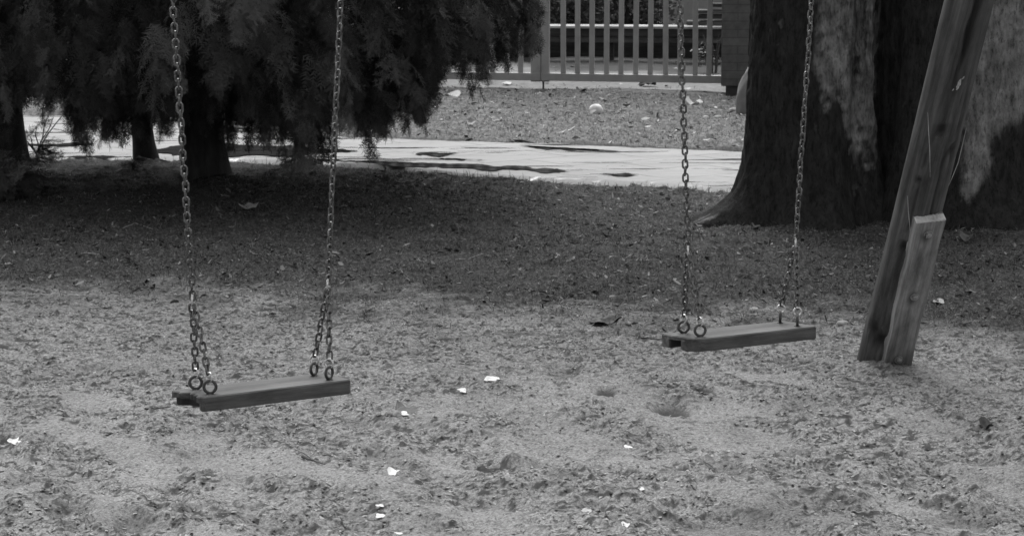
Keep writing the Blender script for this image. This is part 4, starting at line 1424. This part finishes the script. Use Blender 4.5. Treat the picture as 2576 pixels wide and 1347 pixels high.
def leaf_mass(name, parent, cx, cy, rx, ry, z0, z1, n, size, tones, loc, dome=True):
    x = RNG.normal(0, .5, n); y_ = RNG.normal(0, .5, n); z = RNG.random(n)
    r = np.hypot(x, y_); k = r < 1
    x, y_, z = x[k], y_[k], z[k]
    top = z0 + (z1 - z0) * (np.sqrt(np.maximum(0, 1 - (x ** 2 + y_ ** 2) * .75)) if dome else 1)
    Zp = z0 + (top - z0) * z ** .7
    Xp, Yp = cx + x * rx, cy + y_ * ry
    gap = fbm(Xp * 1.0 + Zp * .7, Yp + Zp, .22, 3, int(abs(cx) * 100) % 97) > -.12
    Xp, Yp, Zp = Xp[gap], Yp[gap], Zp[gap]
    n = len(Xp)
    a = RNG.uniform(0, 6.28, n); el = RNG.uniform(-.7, .5, n)
    d = np.stack([np.cos(a) * np.cos(el), np.sin(a) * np.cos(el), np.sin(el)], 1)
    s = np.cross(d, RNG.normal(0, 1, (n, 3))); s /= np.linalg.norm(s, axis=1, keepdims=True)
    L = size * RNG.uniform(.6, 1.3, n)[:, None]
    c = np.stack([Xp, Yp, Zp], 1)
    V = np.stack([c - d * L * .5, c + s * L * .26, c + d * L * .55, c - s * L * .26], 1) - np.array(loc)
    Fc = np.arange(n * 4).reshape(-1, 4)
    return np_mesh(name, V.reshape(-1, 3), Fc, M['leaf'], parent, tone=np.repeat(RNG.uniform(tones[0], tones[1], n), 4))


for (px0, d_, rx, ry, z1, n, lab) in ((1430, 25.3, .55, .4, .95, 5200, 'dense dark leafy bush behind the platform, next to the gate lock'), (1560, 25.6, .60, .4, 1.0, 5200, 'dark leafy bush with speckled leaves behind the middle gate bars'),
                                      (1660, 26.2, .35, .3, .9, 500, 'sparse twiggy bush in front of the pale wall'), (1795, 22.0, .22, .2, .30, 520, 'small weedy plant at the foot of the brick pillar')):
    c = at(px0, 0, d_)
    t = thing('bush', (c.x, d_, 0), lab, 'bush')
    leaf_mass('leaves', t, c.x, d_, rx, ry, .05, z1, n, .055 if z1 > .5 else .035, (.03, .12), (c.x, d_, 0))
    mb = MB()
    for k in range(12 if n > 600 else 16):
        a = random.uniform(0, 6.28); s_ = random.uniform(.2, .9)
        mb.tube([(0.03 * math.cos(a), .03 * math.sin(a), 0), (rx * .4 * s_ * math.cos(a), ry * .4 * s_ * math.sin(a), z1 * .5), (rx * .8 * s_ * math.cos(a), ry * .8 * s_ * math.sin(a), z1 * random.uniform(.85, 1.25))], [.008, .006, .002], 6)
    mb.build('stem', M['twig'], t)
hb = thing('hedge', (-2.2, 29.5, 0), 'tall dark hedge closing the view far behind the gate', 'hedge')
leaf_mass('leaves', hb, -2.4, 29.5, 9.0, .9, .0, 4.2, 26000, .20, (.02, .06), (-2.2, 29.5, 0), False)
mb = MB(); mb.box((0, .5, 1.9), (15, .5, 3.8), None, .05); mb.build('inner_growth', M['twig'], hb)
hb2 = thing('hedge', (7.5, 30.5, 0), 'tall dark hedge rising behind the pale wall', 'hedge')
leaf_mass('leaves', hb2, 7.5, 30.5, 6.0, .9, .0, 4.6, 12000, .22, (.02, .06), (7.5, 30.5, 0), False)
mb = MB(); mb.box((0, .5, 2.1), (10, .5, 4.2), None, .05); mb.build('inner_growth', M['twig'], hb2)


# ------------------------------------------------------------------ LITTER one can count
def scrap(name, px, py, wpx, hpx, mat, label, cat, group, curl=.25, seed=0, ang=None, lift=.0, aspect=None):
    """a crumpled sheet: irregular outline, folds, a little thickness; lies on the ground"""
    rg = random.Random(seed * 13 + int(px))
    p = G(px, py); z = h1(p.x, p.y)
    S = F / (p.y * cp + H * sp)
    wx = wpx / S
    sin_el = H / math.hypot(H, p.y)
    dy = min(wx * 1.4, hpx / S / max(sin_el, .08) * .62) if aspect is None else wx * aspect
    na, nr = 18, 4
    V, Fs = [], []
    an = rg.uniform(-.5, .5) if ang is None else ang
    fa = rg.uniform(0, 3.14)
    ph = [rg.uniform(0, 6.28) for _ in range(4)]
    def hh_(x, y_):
        q = (x / wx * 2) * math.cos(fa) + (y_ / dy * 2) * math.sin(fa)
        return wx * curl * (.35 * q * q + .22 * math.sin(q * 4 + ph[0]) + .15 * math.sin(x / wx * 9 + ph[1]) * math.cos(y_ / dy * 7 + ph[2])) + lift_h * (y_ / dy + .5)
    lift_h = hpx / S * .42
    rim = [1 + .18 * math.sin(2 * a_ + ph[0]) + .14 * math.sin(3 * a_ + ph[1]) + .08 * math.sin(5 * a_ + ph[2]) for a_ in [2 * math.pi * k / na for k in range(na)]]
    top, bot = [], []
    for lay in (0, 1):
        V.append((0, 0, hh_(0, 0) - lay * .0009))
        for i in range(1, nr + 1):
            for k in range(na):
                a_ = 2 * math.pi * k / na
                sq = 1 / max(abs(math.cos(a_)), abs(math.sin(a_))) ** .7
                x_ = wx / 2 * rim[k] * sq * .85 * i / nr * math.cos(a_); y_ = dy / 2 * rim[k] * sq * .85 * i / nr * math.sin(a_)
                V.append((x_ * math.cos(an) - y_ * math.sin(an) * wx / dy, x_ * math.sin(an) * dy / wx + y_ * math.cos(an), hh_(x_, y_) - lay * .0009))
    off_ = 1 + nr * na
    for lay in (0, 1):
        o_ = lay * off_
        for k in range(na):
            k2 = (k + 1) % na
            f_ = [(o_, o_ + 1 + k, o_ + 1 + k2)] + [(o_ + 1 + (i - 1) * na + k, o_ + 1 + i * na + k, o_ + 1 + i * na + k2, o_ + 1 + (i - 1) * na + k2) for i in range(1, nr)]
            Fs += f_ if lay == 0 else [q[::-1] for q in f_]
    for k in range(na):
        k2 = (k + 1) % na; a_ = 1 + (nr - 1) * na
        Fs.append((a_ + k, off_ + a_ + k, off_ + a_ + k2, a_ + k2))
    mb = MB(); mb.add(V, Fs)
    zmin = min(v[2] for v in V)
    o = mb.build(name, mat, None, loc=(p.x, p.y, z - zmin + .0025 + lift))
    smooth_by_angle(o, 50)
    return tag(o, label, cat, group)


PG = 'white scraps of paper on the sand'
sc = [(1237, 961, 38, 16, 'largest torn white paper scrap lying in the open sand between the two swings', .30),
      (1163, 984, 24, 13, 'small white scrap just left of the largest torn one', .22),
      (1018, 1056, 22, 11, 'rounded white scrap in front of a curled dark leaf', .12),
      (988, 1200, 34, 18, 'long white paper strip lying aslant in the lower middle sand', .28),
      (956, 1281, 21, 7, 'narrow white scrap just behind a squarish one at the bottom', .10),
      (956, 1297, 23, 14, 'flat squarish white scrap in front of a narrow one', .08),
      (1003, 1331, 21, 6, 'thin white scrap closest to the bottom edge, with a dark tip', .08),
      (1579, 1137, 20, 10, 'small white scrap alone in the sand below the notched swing', .15),
      (1615, 1248, 15, 7, 'tiniest white scrap, low in the sand right of centre', .12),
      (1475, 1303, 26, 11, 'pale greyish curled scrap near the bottom, beside a folded white one', .25),
      (1573, 1328, 26, 14, 'folded white paper packet near the bottom edge right of centre', .30),
      (35, 1125, 38, 13, 'white folded scrap with a dark underside at the far left of the sand', .34)]
for k, (a, b, c, d, lab, cu) in enumerate(sc):
    scrap('paper_scrap', a, b, c, d, M['paper'] if k != 9 else M['pale'], lab, 'paper scrap', PG, cu, k)
scrap('paper_scrap', 1745, 268, 42, 15, M['pale'], 'crumpled pale wrapper on the far lawn beside the right swing chain', 'paper scrap', None, .5, 31)
scrap('paper_scrap', 1135, 245, 60, 12, M['pale'], 'spread of pale torn paper on the lawn just right of the boughs', 'paper scrap', None, .3, 32)
scrap('paper_scrap', 1368, 234, 34, 8, M['pale'], 'flat pale scrap on the lawn below the gate drop bolt', 'paper scrap', None, .2, 33)
scrap('paper_scrap', 1275, 212, 30, 8, M['pale'], 'small pale scrap on the gravel below the left gate leaf', 'paper scrap', None, .2, 34)
scrap('bark_piece', 627, 524, 44, 18, M['stick'], 'pale curved piece of bark on the dark soil right of the thick conifer', 'bark piece', None, .3, 36)
scrap('dry_leaf', 2361, 757, 34, 10, M['pale'], 'pale dry leaf on the soil right of the bolted board', 'leaf', None, .25, 37)
scrap('dry_leaf', 2430, 603, 44, 14, M['mid_leaf'], 'curled brownish leaf on the soil at the foot of the right trunk', 'leaf', None, .5, 38)
scrap('curled_leaf', 1022, 1036, 60, 28, M['dark_leaf'], 'large curled dark leaf right behind a rounded white scrap', 'leaf', None, .5, 39)
scrap('curled_leaf', 1522, 806, 80, 18, M['dark_leaf'], 'clump of dark wet leaf in the scuffed hollow left of the notched swing', 'leaf', None, .4, 41)
scrap('curled_leaf', 2487, 1081, 42, 18, M['dark_leaf'], 'dark rotten leaf on the sand right of the post foot', 'leaf', None, .6, 42)
scrap('curled_leaf', 640, 1310, 26, 10, M['dark_leaf'], 'small black leaf near the bottom edge below the broken swing', 'leaf', None, .6, 43)
scrap('dark_rag', 1628, 215, 44, 15, M['cloth'], 'dark crumpled rag on the pale gravel below the right gate leaf', 'rag', None, .75, 44)


def lump(name, px, py, wpx, hpx, mat, label, cat, group=None, seed=1):
    rg = random.Random(seed)
    p = G(px, py); S = F / (p.y * cp + H * sp); r = wpx / S / 2; rz = hpx / S * .62
    V, Fs = [], []; nr, na = 10, 16
    ph = [rg.uniform(0, 6.28) for _ in range(4)]
    for i in range(nr + 1):
        b = math.pi * i / nr - math.pi / 2
        for k in range(na):
            a = 2 * math.pi * k / na
            q = 1 + .16 * math.sin(2 * a + ph[0]) * math.cos(b) + .12 * math.sin(3 * a + ph[1] + b * 2) * math.cos(b) + .06 * math.sin(5 * a + ph[2])
            V.append((r * q * math.cos(b) * math.cos(a), r * .8 * q * math.cos(b) * math.sin(a), rz * q * math.sin(b)))
    Fs = [(i * na + k, i * na + (k + 1) % na, (i + 1) * na + (k + 1) % na, (i + 1) * na + k) for i in range(nr) for k in range(na)]
    o = np_mesh(name, V, Fs, mat, smooth=True, loc=(p.x, p.y, h1(p.x, p.y) + rz * .55))
    return tag(o, label, cat, group)


lump('white_bag', 1500, 286, 31, 24, M['bag'], 'bright white knotted bag lying on the far lawn below the gate', 'bag', None, 3)
SG = 'pale stones near the post and trunks'
lump('stone', 2118, 820, 26, 12, M['stone'], 'pale stone on the sand just left of the leaning post', 'stone', SG, 4)
lump('stone', 1898, 789, 24, 10, M['stone'], 'flat pale stone behind the right end of the notched swing seat', 'stone', SG, 5)
lump('stone', 1776, 297, 18, 9, M['stone'], 'small pale stone on the lawn, left one of two beside the big trunk', 'stone', SG, 6)
lump('stone', 1805, 296, 20, 10, M['stone'], 'rounder pale stone on the lawn closest to the big trunk', 'stone', SG, 7)
lump('stone', 1845, 282, 18, 10, M['stone'], 'pale stone at the foot of the leaning tapering stone', 'stone', SG, 8)


def stick(pts, r_px, mat, label, cat='stick', fork=None, name='stick', z=.006):
    P = []
    for k, (a, b) in enumerate(pts):
        q = G(a, b); q.z = h1(q.x, q.y) + z; P.append(q)
    zmax = max(q.z for q in P)
    for q in P: q.z = max(q.z, zmax - .012)
    S = F / (P[0].y * cp + H * sp); r = r_px / S / 2
    mb = MB(); n_ = len(P)
    PP = []
    for k in range(n_ - 1):
        for j in range(4): PP.append(P[k].lerp(P[k + 1], j / 4) + Vector((0, random.gauss(0, r * .5), random.gauss(0, r * .2))))
    PP.append(P[-1])
    mb.tube(PP, [r * (1 - .6 * k / len(PP)) for k in range(len(PP))], 8)
    if fork:
        q0 = PP[len(PP) // 2]; q1 = G(*fork); q1.z = h1(q1.x, q1.y) + .02
        mb.tube([q0, q0.lerp(q1, .5) + Vector((0, 0, .004)), q1], [r * .6, r * .5, r * .25], 6)
    o = mb.build(name, mat); smooth_by_angle(o, 60)
    return tag(o, label, cat)


stick([(205, 636), (228, 640), (249, 641)], 6, M['stick'], 'short pale stick on the dark soil left of the nearer swing')
stick([(1488, 884), (1515, 882), (1545, 882)], 5, M['stick'], 'thin pale stick on the sand left of the notched swing seat')
stick([(960, 304), (1010, 305), (1060, 303)], 4, M['twig'], 'long dark stick lying on the far lawn beside the lowest boughs')
stick([(1605, 856), (1640, 857), (1672, 862)], 4, M['twig'], 'dark twig poking out left behind the notched swing seat')
stick([(760, 1160), (790, 1168), (818, 1180)], 7, M['dark_leaf'], 'dark bent twig with a thick middle in the sand below the broken swing', fork=(742, 1155))
stick([(1080, 434), (1110, 438), (1150, 441)], 5, M['twig'], 'dark forked twig on the near edge of the path', fork=(1135, 432))
stick([(1290, 352), (1310, 354), (1345, 357)], 7, M['twig'], 'short dark stick at the far edge of the path')
stick([(2525, 1308), (2550, 1316), (2576, 1330)], 10, M['dark_leaf'], 'thick dark stick at the lower right corner of the sand')
stick([(310, 572), (340, 561), (385, 570)], 3, M['stick'], 'fine curved stalk on the dark soil left of the left chain')
stick([(1145, 668), (1180, 660), (1215, 655)], 3, M['stick'], 'thin greyish stalk in the middle of the dark soil')
stick([(365, 1045), (395, 1035), (430, 1030)], 5, M['twig'], 'dark twig on the sand under the broken end of the seat')
stick([(380, 404), (400, 408), (425, 410)], 7, M['stick'], 'pale stub of wood at the foot of the slim conifer')
stick([(290, 437), (310, 432), (335, 430)], 7, M['stick'], 'pale broken stick on the soil in front of the slim conifer')

# ------------------------------------------------------------------ LIGHT
SUN_EL, SUN_AZ = R(56), R(-14)                             # azimuth from +Y towards +X
world = bpy.data.worlds.new('World'); scene.world = world; world.use_nodes = True
wn, wl = world.node_tree.nodes, world.node_tree.links
bg = wn['Background']
sky = wn.new('ShaderNodeTexSky'); sky.sky_type = 'NISHITA'; sky.sun_disc = False
sky.sun_elevation = SUN_EL; sky.sun_rotation = SUN_AZ; sky.air_density = 1.0; sky.dust_density = 4.0
bw = wn.new('ShaderNodeRGBToBW')
wl.new(sky.outputs[0], bw.inputs[0]); wl.new(bw.outputs[0], bg.inputs['Color'])
bg.inputs['Strength'].default_value = 0.15
sun = bpy.data.lights.new('sun', 'SUN'); sun.energy = 1.0; sun.angle = R(50); sun.color = (1, 1, 1)
sun_o = bpy.data.objects.new('sun', sun); COL.objects.link(sun_o)
sv = Vector((math.sin(SUN_AZ) * math.cos(SUN_EL), math.cos(SUN_AZ) * math.cos(SUN_EL), math.sin(SUN_EL)))
sun_o.rotation_euler = (-sv).to_track_quat('-Z', 'Y').to_euler()
sun_o.location = (0, 8, 12)

scene.view_settings.view_transform = 'Standard'
scene.view_settings.look = 'None'
scene.view_settings.gamma = 1.0
scene.view_settings.exposure = 0.88
scene.render.engine = 'CYCLES'
scene.cycles.max_bounces = 6
